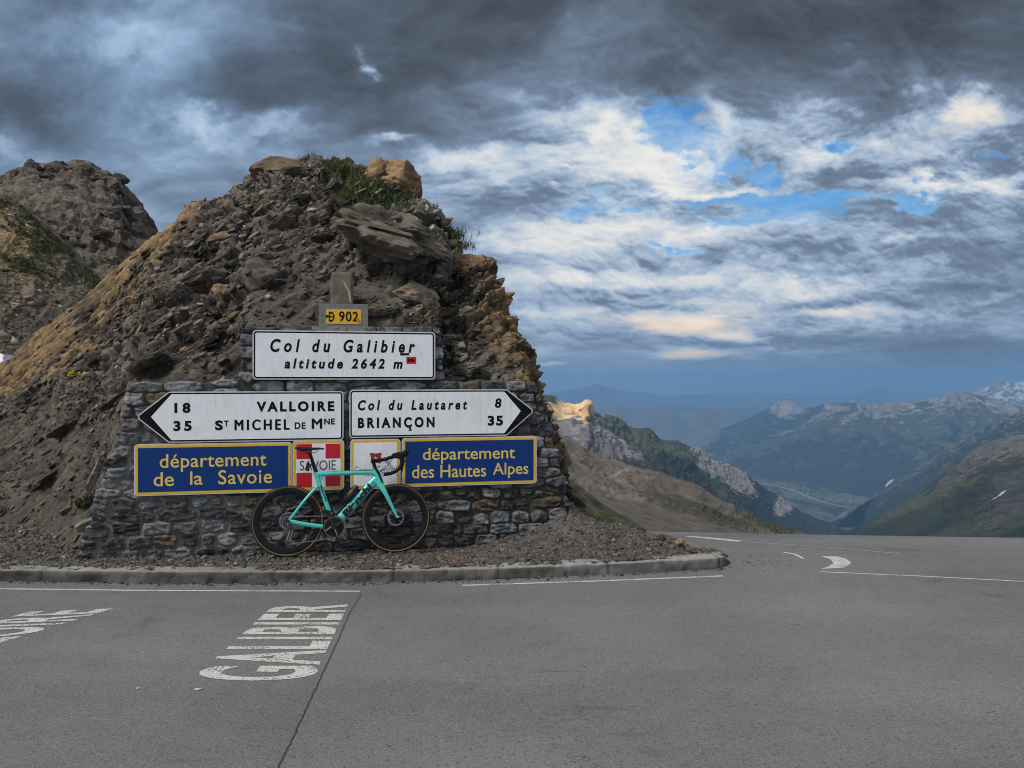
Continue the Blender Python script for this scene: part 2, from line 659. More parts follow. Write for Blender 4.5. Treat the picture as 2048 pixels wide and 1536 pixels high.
# ---- road
ys = np.concatenate([np.linspace(-14, 2, 40, endpoint=False), np.linspace(2, 14, 260, endpoint=False), np.linspace(14, 46, 40)])
xs = np.concatenate([np.linspace(-30, -8, 30, endpoint=False), np.linspace(-8, 12, 220, endpoint=False), np.linspace(12, 40, 40)])
X, Y = np.meshgrid(xs, ys, indexing='ij')
Zr = road_z(X, Y)
Zr = Zr - sm(Y, 9.5, 12) * sm(-X, -0.5, 1.5) * 3
road_m, t, p = new_mat('asphalt')
g = t.n.new('ShaderNodeNewGeometry').outputs['Position']
gx, gy, gz = t.sep(g)
pts_s = [on_z(725, 1185, 0), on_z(580, 1490, 0)]
k_s = (pts_s[1].x - pts_s[0].x) / (pts_s[1].y - pts_s[0].y)
side = t.sstep(t.m('SUBTRACT', gx, t.add(t.mul(t.m('SUBTRACT', gy, pts_s[0].y), k_s), pts_s[0].x)), -.02, .02)
big = t.noise(g, .55, 6, .6)
med = t.noise(g, 7.0, 6, .62)
gr = t.noise(g, 95.0, 4, .7)
gr2 = t.noise(g, 260.0, 2, .6)
ch = t.voro(g, 130.0)
ch2 = t.voro(g, 62.0)
agg = t.sstep(t.voro(g, 105.0, 'Color'), .55, .95)
pits = t.m('MAXIMUM', t.mul(t.sstep(t.noise(g, 42.0, 3, .6), .58, .68), .65), t.mul(t.sstep(t.noise(g, 19.0, 4, .7), .64, .70), .8))
v = t.add(.152, t.mul(t.m('SUBTRACT', big, .5), .13), t.mul(t.m('SUBTRACT', t.noise(t.scale(g, (.22, 1.4, 1)), 1.0, 5, .6), .5), .075), t.mul(t.m('SUBTRACT', med, .5), .040), t.mul(t.m('SUBTRACT', gr, .5), .26), t.mul(t.m('SUBTRACT', gr2, .5), .18), t.mul(side, .010))
v = t.mul(v, t.m('SUBTRACT', 1.0, t.mul(pits, t.add(.55, t.mul(side, .1)))))
spk = t.mul(t.sstep(t.voro(g, 85.0, 'Distance'), .16, .10), t.sstep(t.noise(g, 30.0, 2), .55, .68))
v = t.add(v, t.mul(spk, .13), t.mul(agg, .045), -.012)
# old tyre scuffs
crk = t.m('ABSOLUTE', t.m('SUBTRACT', t.noise(t.scale(g, (.55, .8, 1)), 1.0, 7, .62), .5))
v = t.mul(v, t.m('SUBTRACT', 1.0, t.mul(t.mul(t.sstep(crk, .006, .002), t.sstep(t.noise(g, .4, 2), .54, .62)), .25)))
stain = t.mul(t.sstep(t.noise(g, 1.6, 5, .65), .60, .72), .22)
v = t.mul(v, t.m('SUBTRACT', 1.0, stain))
scuff = t.mul(t.sstep(t.noise(t.scale(g, (.9, 5.5, 1)), 1.0, 4, .6), .60, .72), t.sstep(t.noise(g, .35, 2), .5, .6))
v = t.mul(v, t.m('SUBTRACT', 1.0, t.mul(scuff, .3)))
t.l.new(t.vm('MULTIPLY', t.comb(v, v, v), (1.0, 1.0, 1.0)), p.inputs['Base Color'])
p.inputs['Roughness'].default_value = .82
p.inputs['Specular IOR Level'].default_value = .35
b = t.n.new('ShaderNodeBump')
b.inputs['Strength'].default_value = .55
b.inputs['Distance'].default_value = .006
t.l.new(t.add(t.mul(ch, -.6), t.mul(ch2, -.3), t.mul(gr, .6), t.mul(pits, -1.0)), b.inputs['Height'])
t.l.new(b.outputs[0], p.inputs['Normal'])
road = tag(mesh_np('road', np.stack([X, Y, Zr], -1), grid_faces(len(xs), len(ys))[:, ::-1].copy(), road_m), kind='structure')

# ---- worn white paint on the road (children of the road)
paint_m, t, p = new_mat('road_paint')
g = t.n.new('ShaderNodeNewGeometry').outputs['Position']
wear = t.add(t.mul(t.noise(g, 60.0, 5, .72), 1.0), t.mul(t.noise(g, 5.0, 3), .35))
w = t.sstep(wear, .70, .78)
t.l.new(t.mix(t.noise(g, 20.0, 4), (.46, .45, .42), (.62, .61, .58)), p.inputs['Base Color'])
p.inputs['Roughness'].default_value = .8
tr = t.n.new('ShaderNodeBsdfTransparent')
mx = t.n.new('ShaderNodeMixShader')
t.l.new(w, mx.inputs[0])
t.l.new(p.outputs[0], mx.inputs[1])
t.l.new(tr.outputs[0], mx.inputs[2])
t.l.new(mx.outputs[0], next(n for n in t.n if n.type == 'OUTPUT_MATERIAL').inputs[0])
seam_m = simple('tar_seam', (.038, .036, .035), .9, dirt=.3, scale=30)


def road_hit(px, py):
    d = ray(px, py)
    k = 1.0
    z0 = None
    for i in range(4000):
        k += .01
        P = Vector((0, 0, CZ)) + d * k
        if P.z <= float(road_z(np.array(P.x), np.array(P.y))):
            return P
    return P


def road_z1(x, y):
    return float(road_z(np.array(x), np.array(y)))


def road_strip(name, pts, w0, w1=None, lift=.0025, mat=paint_m, seg=.06, jit=0.0, label=None):
    """painted strip along pixels (centre line), widths in metres"""
    P = [road_hit(*q) for q in pts]
    Q = []
    for a, b_ in zip(P[:-1], P[1:]):
        n = max(1, int((b_ - a).length / seg))
        Q += [a.lerp(b_, i / n) for i in range(n)]
    Q.append(P[-1])
    V, Fs = [], []
    w1 = w0 if w1 is None else w1
    rr = random.Random(3)
    for i, q in enumerate(Q):
        tan = (Q[min(i + 1, len(Q) - 1)] - Q[max(i - 1, 0)])
        s_ = Vector((-tan.y, tan.x, 0)).normalized()
        wd = (w0 + (w1 - w0) * i / (len(Q) - 1)) / 2
        off = rr.uniform(-jit, jit)
        for e in (-1, 1):
            r = q + s_ * (e * wd * rr.uniform(1 - min(.5, jit * 30), 1) + off)
            V.append((r.x, r.y, road_z1(r.x, r.y) + lift))
        if i:
            Fs.append((2 * i - 2, 2 * i - 1, 2 * i + 1, 2 * i))
    o = mesh_np(name, V, Fs, mat, parent=road)
    if label:
        o['label'] = label
    return o


road_strip('edge_line', [(-420, 1169), (-100, 1176), (0, 1178.5), (300, 1182), (720, 1183.5)], .030, label='long worn white edge line along the kerb')
road_strip('edge_line', [(925, 1171.5), (1200, 1162.5), (1446, 1152.5)], .034, label='short bright white edge line in front of the kerb')
road_strip('edge_line', [(1376, 1073), (1430, 1078), (1481, 1083)], .16, .13, label='thick white dash behind the gravel tip')
road_strip('edge_line', [(1640, 1144), (1860, 1154), (2048, 1164), (2300, 1179)], .026, .024, label='thin white line running out to the right')
road_strip('edge_line', [(1568, 1105), (1590, 1109), (1607, 1118)], .05, .03, label='faint curved white paint trace')
road_strip('edge_line', [(1500, 1084.5), (1640, 1094), (1800, 1108)], .018, .014, label='faint thin line beyond the white arrow')
road_strip('seam', [(724, 1187), (700, 1225), (672, 1290), (640, 1360), (606, 1432), (580, 1490), (555, 1540), (500, 1680)], .007, .012, .0015, seam_m, .016, .0045, 'dark tar joint between two asphalt lanes')
arrow_px = [(1642, 1113.4), (1675, 1113.4), (1692, 1118), (1702, 1126), (1697, 1132), (1685, 1137), (1642, 1138.4), (1658, 1133), (1667, 1126), (1660, 1119)]
Pa = [road_hit(*q) for q in arrow_px]
o = mesh_np('painted_arrow', [(q.x, q.y, road_z1(q.x, q.y) + .003) for q in Pa], [list(range(len(Pa)))[::-1]], paint_m, parent=road)
o['label'] = 'short curved white arrowhead painted on the road'


# ---- text as mesh
def text_mesh(s, shear=0.0, bold=0.0, space=1.0, ext=0.0008, word=1.0):
    cu = bpy.data.curves.new('text', 'FONT')
    cu.body = s
    cu.shear = shear
    cu.offset = bold
    cu.space_character = space
    cu.space_word = word
    cu.extrude = 0.0
    cu.resolution_u = 5
    o_ = bpy.data.objects.new('text', cu)
    C.objects.link(o_)
    dg = bpy.context.evaluated_depsgraph_get()
    me = bpy.data.meshes.new_from_object(o_.evaluated_get(dg))
    bpy.data.objects.remove(o_)
    bpy.data.curves.remove(cu)
    V = np.array([v.co[:] for v in me.vertices])
    Fs = [list(p_.vertices) for p_ in me.polygons]
    bpy.data.meshes.remove(me)
    return V, Fs


def painted_word(s, quad, label):
    """quad: baseline start, baseline end, top end, top start (ground points)"""
    V, Fs = text_mesh(s, bold=.026, space=1.10)
    lo, hi = V.min(0), V.max(0)
    # finer triangles so the sheet follows the road
    u, v_ = (V[:, 0] - lo[0]) / (hi[0] - lo[0]), (V[:, 1] - lo[1]) / (hi[1] - lo[1])
    Q = [np.array(q[:2]) for q in quad]
    P = Q[0] * ((1 - u) * (1 - v_))[:, None] + Q[1] * (u * (1 - v_))[:, None] + Q[2] * (u * v_)[:, None] + Q[3] * ((1 - u) * v_)[:, None]
    o_ = mesh_np('painted_word', np.column_stack([P, road_z(P[:, 0], P[:, 1]) + .003]), Fs, paint_m, parent=road, smooth=False)
    o_['label'] = label


painted_word('GALIBIER', [on_z(627, 1362, 0), on_z(699, 1209, 0), on_z(548, 1209, 0), on_z(380, 1362, 0)], 'white painted word GALIBIER on the asphalt')
f0 = on_z(229, 1217.5, 0)
d0 = on_z(70, 1266, 0) - f0
n0 = f0 + d0 * (8 / 3.45)
up0 = on_z(56, 1224, 0) - f0
painted_word('VALLOIRE', [n0, f0, f0 + up0, n0 + up0], 'white painted word VALLOIRE cut off at the left')

# ---- kerb
kerb_m = attr_mat('kerb_concrete', 14, .7, var=.6, rough=.9, fine2=120, bdist=.006)
L = np.concatenate([[0], np.cumsum(np.linalg.norm(np.diff(KERB, axis=0), axis=1))])
n = int(L[-1] / .022)
u = np.linspace(0, L[-1], n)
K2 = smooth1(np.column_stack([np.interp(u, L, KERB[:, 0]), np.interp(u, L, KERB[:, 1]), u * 0]), 12)
tan = np.gradient(K2, axis=0)
tan /= np.linalg.norm(tan, axis=1, keepdims=True)
back = np.column_stack([-tan[:, 1], tan[:, 0], u * 0])
endd = L[-1] - u
tap = sm(endd, -.02, .30)                                   # the last stone slopes into the road
prof = np.array([(0.0, -.12), (.0, 0.0), (.004, .03), (.006, .06), (.008, .090), (.013, .100), (.022, .104), (.06, .106), (.09, .108), (.13, .108), (.18, .106), (.20, .06), (.20, -.1)])
G = K2[:, None] + back[:, None] * prof[None, :, :1] * 1.0
G[:, :, 2] += prof[None, :, 1] * np.where(prof[None, :, 1] > 0, tap[:, None], 1)
G += back[:, None] * (sm(.5 - endd, 0, .5)[:, None, None] ** 2 * .18)
ph = (u + .37 + .06 * np.sin(u * 1.7)) % 1.02
joint = np.exp(-(np.minimum(ph, 1.02 - ph) / .012) ** 2)
nz = fbm(G * np.array([9, 9, 14]), 4, 5) * .007 + fbm(G * 2.2, 3, 6) * .010
chip = np.clip(fbm(G * 16, 3, 8) - .18, 0, 1) * .035 + np.clip(fbm(G * 45, 3, 9), 0, 1) * .004
off = nz - chip - joint[:, None] * .016
G[:, :, :2] -= back[:, None, :2] * off[:, :, None] * (prof[None, :, 1:2] > -.05)
G[:, :, 2] += np.where(prof[None, :, 1] > .05, off * .6, 0)
st = fbm(G * np.array([1.3, 1.3, 9]), 4, 21)
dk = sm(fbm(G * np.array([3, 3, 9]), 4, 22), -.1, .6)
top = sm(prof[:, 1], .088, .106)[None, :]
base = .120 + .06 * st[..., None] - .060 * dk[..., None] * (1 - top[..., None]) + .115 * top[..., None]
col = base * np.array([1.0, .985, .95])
col *= (1 - .55 * joint[:, None, None])
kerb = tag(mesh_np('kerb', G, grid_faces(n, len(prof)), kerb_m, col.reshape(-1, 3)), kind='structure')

# ---- gravel verge behind the kerb
def heap(x, y):
    h = .40 * np.exp(-np.clip(x - .62, 0, 9) / .50) * sm(x, -.6, .7) * np.exp(-((y - (7.75 - .10 * (x - .8))) / .55) ** 2)
    h += .035 * np.exp(-((x - 1.9) / .55) ** 2) * np.exp(-((y - 7.35) / .28) ** 2)
    return h


def verge_z(x, y):
    ky = kerb_y(x)
    s = y - ky
    z = .098 + .030 * sm(s, .05, .35) * sm(-x, -1.0, 0.5) - .035 * sm(s, .35, .75) * sm(x, -3.5, -2.5)
    z = z + .10 * sm(s, .25, 1.2) * sm(-x, 3.6, 5.2)
    z = z + heap(x, y)
    z = z - .22 * sm(x, 1.85, 2.25) * (1 - sm(s, .02, .40))
    # falls under the road towards the right tip and behind
    e = x + fbm(np.stack([x * 2.3, y * 2.3, x * 0], -1), 4, 33) * .30
    z = z - .30 * sm(e, 1.45, 2.75)
    yb = 8.05 - .42 * np.clip(x - .9, 0, 9)
    z = z - .9 * sm(y, yb, yb + .75) * sm(x, .9, 1.3)
    P = np.stack([x, y, x * 0], -1)
    return z + fbm(P * 3.0, 4, 41) * .016 + fbm(P * 17, 4, 42) * .009


xs = np.concatenate([np.linspace(-16, -5.2, 60, endpoint=False), np.linspace(-5.2, 3.4, 660)])
ts = np.linspace(.06, 2.6, 200)
X = np.repeat(xs[:, None], len(ts), 1)
Y = kerb_y(X) + ts[None, :]
# beyond the kerb's right end the dirt spreads towards the road
Y = Y - np.clip(X - 2.0, 0, 2) * .25 * (1 - ts[None, :] / 2.6)
Z = verge_z(X, Y)
P = np.stack([X, Y, Z], -1)
n1 = fbm(P * 2.1, 5, 51)
n2 = fbm(P * 30, 4, 52)
bn = sm(fbm(P * np.array([1.2, 1.2, 1]), 3, 53), -.3, .4)
brown = np.array([.118, .098, .082])
grey = np.array([.085, .080, .078])
col = brown * bn[..., None] + grey * (1 - bn[..., None])
col = col * (1 + .25 * n1[..., None] + .5 * n2[..., None])
gravel_m = attr_mat('gravel', 40, .8, var=.75, rough=.95, fine2=150, bdist=.012)
verge = tag(mesh_np('gravel_verge', P, grid_faces(len(xs), len(ts))[:, ::-1].copy(), gravel_m, np.clip(col, .02, .4).reshape(-1, 3)), kind='structure')

# ---- the rock mound behind the wall
WB = -.40   # back face of the wall


def wb(px, py, extra=0.0):
    u_, v_ = wall_uv(px, py, 0)
    return wall_pt(u_, v_, WB * .55 - extra)


pairs = [
    (at(-900, 1120, 6.8), at(-620, 930, 15)),
    (at(-420, 1120, 6.9), at(-260, 800, 14)),
    (at(-120, 1122, 7.0), at(-70, 762, 13.5)),
    (at(20, 1122, 7.0), at(10, 726, 13)),
    (at(100, 1124, 6.95), at(105, 655, 12.6)),
    (wb(178, 1110), at(205, 568, 12.3)),
    (wb(214, 960), at(301, 478, 12.0)),
    (wb(262, 772), at(405, 424, 11.8)),
    (wb(380, 768), at(475, 392, 11.6)),
    (wb(474, 768), at(518, 358, 11.5)),
    (wb(482, 660), at(560, 342, 11.4)),
    (wb(600, 652), at(640, 334, 11.4)),
    (wb(700, 652), at(700, 336, 11.3)),
    (wb(876, 655), at(780, 345, 11.2)),
    (wb(888, 768), at(828, 400, 11.0)),
    (wb(980, 770), at(866, 446, 10.8)),
    (wb(1076, 772), at(908, 498, 10.4)),
    (wb(1090, 830), at(962, 548, 10.0)),
    (wb(1110, 920), at(998, 628, 9.6)),
    (wb(1135, 1000), at(1046, 694, 9.2)),
    (wb(1158, 1078), at(1080, 785, 8.8)),
    (wb(1175, 1098), at(1108, 880, 8.5)),
    (at(1200, 1098, 7.6), at(1140, 985, 8.3)),
    (at(1260, 1100, 7.5), at(1185, 1062, 8.2)),
]
NS, NM = 760, 360


def bulge(s, t):
    # scree apron on the left is slightly hollow, the head above the wall bulges
    k = np.interp(s, [0, .25, .5, .8, 1], [-.35, -.30, .22, .30, .05])
    f = np.sin(np.pi * np.clip(t, 0, 1))
    return np.stack([np.zeros((len(s), len(t))), -(k[:, None] * f[None]) * .9, (k[:, None] * f[None]) * .55], -1)


G, s, t_ = loft_base([a for a, b_ in pairs], [b_ for a, b_ in pairs], NS, NM, 3.0, -.06, bulge)
KB = np.array([list(b_ + Vector((.35 * (i - 12) * .16 + .5, 7.0, -5.0 - .1 * i))) for i, (a, b_) in enumerate(pairs)])
# back slope
nb = 90
Rr = G[:, -1]
Kb = np.stack([np.interp(np.linspace(0, 1, NS), np.linspace(0, 1, len(KB)), KB[:, k]) for k in range(3)], -1)
tb = np.linspace(0, 1, nb + 1)[1:]
Gb = Rr[:, None] + (Kb - Rr)[:, None] * tb[None, :, None] + np.array([0, 0, 1.0]) * (np.sin(np.pi * tb) * .5)[None, :, None] * 1.2
G = np.concatenate([G, Gb], 1)
mt = G.shape[1]
N = grid_normals(np.stack([smooth1(G[:, j], 10) for j in range(mt)], 1))
if N[NS // 2, NM // 2, 1] > 0:
    N = -N
PX0 = to_px(G)
tt = np.concatenate([t_, 1 + tb])[None, :] * np.ones((NS, 1))
# shale bedding: thin plates that dip down to the left
ca, sa = math.cos(math.radians(34)), math.sin(math.radians(34))
lx = G[..., 0] * ca + G[..., 2] * sa + .25 * G[..., 1]
lz = -G[..., 0] * sa + G[..., 2] * ca
Lp = np.stack([lx, lz, G[..., 1]], -1)
wv = fbm(G * .9, 3, 61)
big = fbm(G * .75, 4, 62)
b1 = ridged(Lp * np.array([.9, 4.6, 1.3]) + wv[..., None] * .8, 4, 63) - .5
b2 = ridged(Lp * np.array([3.0, 15., 4.0]) + wv[..., None] * 1.5, 4, 64) - .5
f1, f2, cid = voro(Lp * np.array([2.3, 5.2, 2.6]) + fbm(G * 2, 3, 66)[..., None] * .35, 65)
g1, g2, gid = voro(Lp * np.array([6., 14., 7.]) + fbm(G * 5, 3, 68)[..., None] * .4, 67)
fine = fbm(G * 13, 5, 69, .6)
ex, ey = PX0[..., 0], PX0[..., 1]


def ell(cx, cy, rx, ry, rot=0.0, soft=.35, nz=0.25):
    c_, s_ = math.cos(math.radians(rot)), math.sin(math.radians(rot))
    a_ = ((ex - cx) * c_ + (ey - cy) * s_) / rx
    b_ = (-(ex - cx) * s_ + (ey - cy) * c_) / ry
    return sm(1 - np.hypot(a_, b_) + fine * nz, 0, soft)


scree = np.clip(sm(ex, 470, 130) * sm(ey, 700, 880) + ell(640, 600, 170, 120) * .8 + ell(560, 480, 60, 60) * .5 + ell(980, 690, 70, 90) * .5, 0, 1)
crag = np.clip(ell(790, 500, 130, 85, 12) + ell(420, 560, 120, 110) * .7 + ell(950, 560, 70, 120) * .9 + ell(800, 370, 70, 50) + ell(560, 345, 60, 40), 0, 1)
amp = np.clip(tt, 0, .25) / .25
amp = .15 + .85 * amp
dsp = big * .20 + b1 * (.19 + .14 * crag) * (1 - .6 * scree) + b2 * (.075 * (1 - .5 * scree))
ochz = np.clip(sm(np.interp(ey, [430, 500, 600, 700, 760, 800, 840], [400, 335, 275, 200, 95, 0, -150]) - ex, -12, 16) * sm(ey, 880, 800), 0, 1)
dsp += ((cid - .5) * .26 * (1 - .75 * scree) * (.7 + .6 * crag) * (1 - .8 * ochz) + (gid - .5) * .075 * (1 - .35 * scree) * (1 - .4 * ochz))
dsp += sm(f2 - f1, .0, .12) * .05 * (1 - scree) + fine * .028
# named bumps: the overhanging grey outcrop, block on the crest, ochre tower at the right
dsp *= 1 - .45 * ochz
dsp += ell(790, 500, 110, 75, 15, .5) * .34 + ell(900, 560, 50, 90, 10, .5) * -.10
dsp += ell(965, 560, 45, 70, 15, .5) * .10
edge = np.minimum(np.arange(NS), NS - 1 - np.arange(NS))[:, None] / 40.0
amp = amp * np.clip(edge, .2, 1)
amp = np.where(tt > 1, .8, amp)
G = G + N * (dsp * amp)[..., None] * .85
# colour
lum = .098 + .030 * big + .065 * b1 + .030 * b2 + .070 * (gid - .5) + .060 * (cid - .5) + .04 * fine
dark = np.array([1.06, .89, .71])
stk = ridged(Lp * np.array([4.5, 42., 7.]) + wv[..., None] * 3, 3, 77) - .5
lum = lum * (1 + .55 * stk)
tone = sm(fbm(G * .8, 4, 78) + .5 * crag, -.3, .45)[..., None]
col = lum[..., None] * (dark * (1 - tone) + np.array([1.14, 1.0, .84]) * tone)
scol = (.092 + .02 * big + .035 * (gid - .5) + .02 * fine)[..., None] * np.array([1.05, .91, .76])
col = col * (1 - scree[..., None] * .8) + scol * scree[..., None] * .8
ochre = np.array([.215, .142, .074])
# ochre band: crest line on the left, top blocks, right edge
ridge_l = sm(np.interp(ey, [430, 500, 600, 700, 760, 800, 840], [400, 335, 275, 200, 95, 0, -150]) - ex + fine * 70 + big * 50 + b1 * 40, -25, 40) * sm(ey, 880, 800) + sm(tt, .84, .97) * sm(ex, 560, 380)
right = sm(ex - np.interp(ey, [440, 500, 600, 690, 790, 900], [900, 905, 940, 975, 1058, 1105]) + fine * 60 + big * 40 + b1 * 40, -25, 45) * 1.05 + ell(800, 365, 62, 52) + ell(560, 333, 70, 24) * .8
spots = ell(440, 480, 28, 16) * .6 + ell(450, 585, 16, 22) * .9 + ell(745, 508, 30, 34) * .7 + ell(860, 615, 60, 40) * .25
och = np.clip(ridge_l + right + spots, 0, 1) * sm(fbm(G * 1.8, 4, 71) + .62 + .35 * b1, -.15, .5)
oc = ochre * (1 + .6 * fine + .7 * (gid - .5) + .6 * b1 + .5 * b2)[..., None]
oc = oc * (1 - .45 * sm(fbm(Lp * np.array([1.5, 7, 2]), 4, 75), .05, .5))[..., None] + np.array([.03, .028, .024]) * sm(fbm(Lp * np.array([1.5, 7, 2]), 4, 75), .05, .5)[..., None]
col = col * (1 - och[..., None]) + oc * och[..., None]
pale = (ell(800, 470, 110, 60, 15) * .55 + ell(870, 430, 50, 20, 20) * .5 + ell(480, 500, 40, 30) * .3) * sm(fbm(G * 3, 4, 72), -.3, .4)
col = col * (1 - pale[..., None]) + np.array([.22, .20, .17]) * (1 + .4 * fine)[..., None] * pale[..., None]
crev = np.clip(sm(f2 - f1, .10, 0) * .55 + sm(g2 - g1, .10, 0) * .40 + sm(b1, -.05, -.3) * .4, 0, .75) * (1 - .6 * scree) * (1 - .5 * och)  # shade in the crevices, darkened into the colour
col = np.clip(col * (1 - crev[..., None]), .018, .5)
mound_m = attr_mat('shale', 28, .7, var=.6, rough=.93, fine2=130, bdist=.015)
faces = grid_faces(NS, mt)
nf = np.cross(G[1, 0] - G[0, 0], G[0, 1] - G[0, 0])
mound = tag(mesh_np('rock_mound', G, faces, mound_m, col.reshape(-1, 3), smooth=False), kind='structure')
MG, MN, MPX, MT, MS = G, N, to_px(G), tt, s
MCOL, OCHM, CRAGM = col, och, crag
front = (MT > .02) & (MT < 1.0)


def mound_pt(px, py):
    d = (MPX[..., 0] - px) ** 2 + (MPX[..., 1] - py) ** 2 + np.where(front, 0, 1e9)
    i = np.unravel_index(np.argmin(d), d.shape)
    return MG[i], MN[i], i

# ================================================================== STONE WALL
def wuv(px, py):
    return wall_uv(px, py, .0)


out_px = [(160, 1140), (172, 1080), (200, 985), (232, 880), (264, 772), (300, 766), (481, 764), (484, 655), (690, 651), (880, 655), (887, 764), (1070, 768), (1084, 800), (1102, 870), (1128, 970), (1152, 1060), (1170, 1110)]
OUT = [wuv(*q) for q in out_px]
OUT = [(OUT[0][0] - .03, -.15)] + OUT + [(OUT[-1][0] + .03, -.15)]
du = .0085
ug = np.arange(-2.75, 2.85, du)
vg = np.arange(-.15, 2.30, du)
U, Vv = np.meshgrid(ug, vg, indexing='ij')


def in_poly(u, v, poly):
    r = np.zeros(np.shape(u), bool)
    for (x0, y0), (x1, y1) in zip(poly, poly[1:] + poly[:1]):
        c_ = ((y0 > v) != (y1 > v)) & (u < (x1 - x0) * (v - y0) / (y1 - y0 + 1e-12) + x0)
        r ^= c_
    return r


# rubble courses: jittered rows of wide stones
sites, hs = [], []
rw = random.Random(11)
v = -.12
while v < 2.4:
    h = rw.choice([.06, .075, .09, .11, .13, .155])
    x = -2.9 + rw.uniform(0, .3)
    while x < 2.9:
        w = max(h, .085) * rw.choice([1.1, 1.5, 1.9, 2.3, 2.8, 3.4])
        if rw.random() < .16 and h > .11:          # two thin slates instead of one block
            sites += [(x + w / 2 + rw.uniform(-.02, .02), v + h * .25), (x + w / 2 + rw.uniform(-.03, .03), v + h * .75)]
            hs += [h * .5, h * .5]
        else:
            sites.append((x + w / 2, v + h / 2 + rw.uniform(-.012, .012)))
            hs.append(h)
        x += w
    v += h
sites = np.array(sites)
ns = len(sites)
Pw = np.stack([U, Vv, U * 0], -1)
wx = fbm(Pw * np.array([5, 7, 1]), 3, 81) * .012 + fbm(Pw * 28, 3, 84) * .004
wy = fbm(Pw * np.array([3, 6, 1]), 3, 82) * .013 + fbm(Pw * 28, 3, 85) * .004
asp = .46                                            # stones are about twice as wide as high
d1 = np.full(U.shape, 9.0)
d2 = d1.copy()
i1 = np.zeros(U.shape, int)
i2 = i1.copy()
for k in range(ns):
    sx, sy = sites[k]
    a0, a1 = np.searchsorted(ug, [sx - .75, sx + .75])
    b0, b1_ = np.searchsorted(vg, [sy - .36, sy + .36])
    sl = np.s_[a0:a1, b0:b1_]
    d = ((np.abs(U[sl] + wx[sl] - sx) * asp) ** 5 + np.abs(Vv[sl] + wy[sl] - sy) ** 5) ** (1 / 5)
    n = d < d1[sl]
    m_ = (~n) & (d < d2[sl])
    d2[sl] = np.where(n, d1[sl], np.where(m_, d, d2[sl]))
    i2[sl] = np.where(n, i1[sl], np.where(m_, k, i2[sl]))
    i1[sl] = np.where(n, k, i1[sl])
    d1[sl] = np.where(n, d, d1[sl])
# distance to the joint between the two nearest stones
sep = np.hypot((sites[i1, 0] - sites[i2, 0]) * asp, sites[i1, 1] - sites[i2, 1]) + 1e-6
ed = (d2 - d1) * .55
r1, r2, r3, r4 = [np.random.default_rng(5 + k).random(ns)[i1] for k in range(4)]
site_in = in_poly(sites[:, 0], sites[:, 1], OUT)
inp = in_poly(U, Vv, OUT)
grow = in_poly(U * .985, Vv * .99, OUT)
keep = (inp & (site_in[i1] | (ed > -1))) | (site_in[i1] & grow)
joint_w = .0024 + .005 * fbm(Pw * 1.7, 3, 83) + np.where(U < -.4, .0022, -.0015)
st = sm(ed, joint_w, joint_w + .009)
tiltu, tiltv = (r2 - .5) * .16, (r3 - .5) * .22
rel = .018 + r1 * .028 + (U - sites[i1, 0]) * tiltu + (Vv - sites[i1, 1]) * tiltv
slate = ridged(np.stack([U * 3 + r1 * 40, Vv * 26 + r2 * 30 + U * (r3 - .5) * 14, r4 * 20], -1), 4, 91) - .5
rough_ = fbm(np.stack([U * 16, Vv * 16, r1 * 30], -1), 5, 92, .6)
f1, f2, cid = voro(np.stack([U * 14 + r1 * 20, Vv * 22, r2 * 9], -1), 93)
depth = st * (rel + slate * .011 + rough_ * .012 + (cid - .5) * .022) + (1 - st) * (fbm(Pw * 22, 4, 94) * .006)
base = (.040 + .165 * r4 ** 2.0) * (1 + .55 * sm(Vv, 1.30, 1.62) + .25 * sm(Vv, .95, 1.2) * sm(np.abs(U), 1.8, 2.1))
col = base[..., None] * np.stack([.93 + .10 * r2, np.ones_like(r2), 1.10 - .08 * r2], -1)
brown = (r3 > .93) | ((r3 > .84) & (U > .9) & (Vv < 1.0))
col = np.where(brown[..., None], np.array([.115, .092, .060]) * (.75 + .5 * r4[..., None]), col)
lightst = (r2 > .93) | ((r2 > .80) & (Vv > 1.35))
col = np.where(lightst[..., None], np.array([.165, .165, .158]), col)
rust = sm(fbm(np.stack([U * 4, Vv * 4, r1 * 9], -1), 4, 95), .25, .7) * .35
col = col * (1 - rust[..., None]) + np.array([.10, .075, .048]) * rust[..., None]
vein = sm(np.abs(fbm(np.stack([U * 5, Vv * 9, r1 * 50], -1), 3, 96)), .035, .0) * sm(r1, .45, .6)
col = col * (1 + .55 * slate[..., None] + .5 * rough_[..., None] + .25 * (cid[..., None] - .5)) + .09 * vein[..., None]
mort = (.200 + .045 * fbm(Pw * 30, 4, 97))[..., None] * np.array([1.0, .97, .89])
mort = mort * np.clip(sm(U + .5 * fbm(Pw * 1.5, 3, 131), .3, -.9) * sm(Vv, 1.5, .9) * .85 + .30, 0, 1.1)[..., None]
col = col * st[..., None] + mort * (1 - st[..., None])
col = np.clip(col, .012, .4)
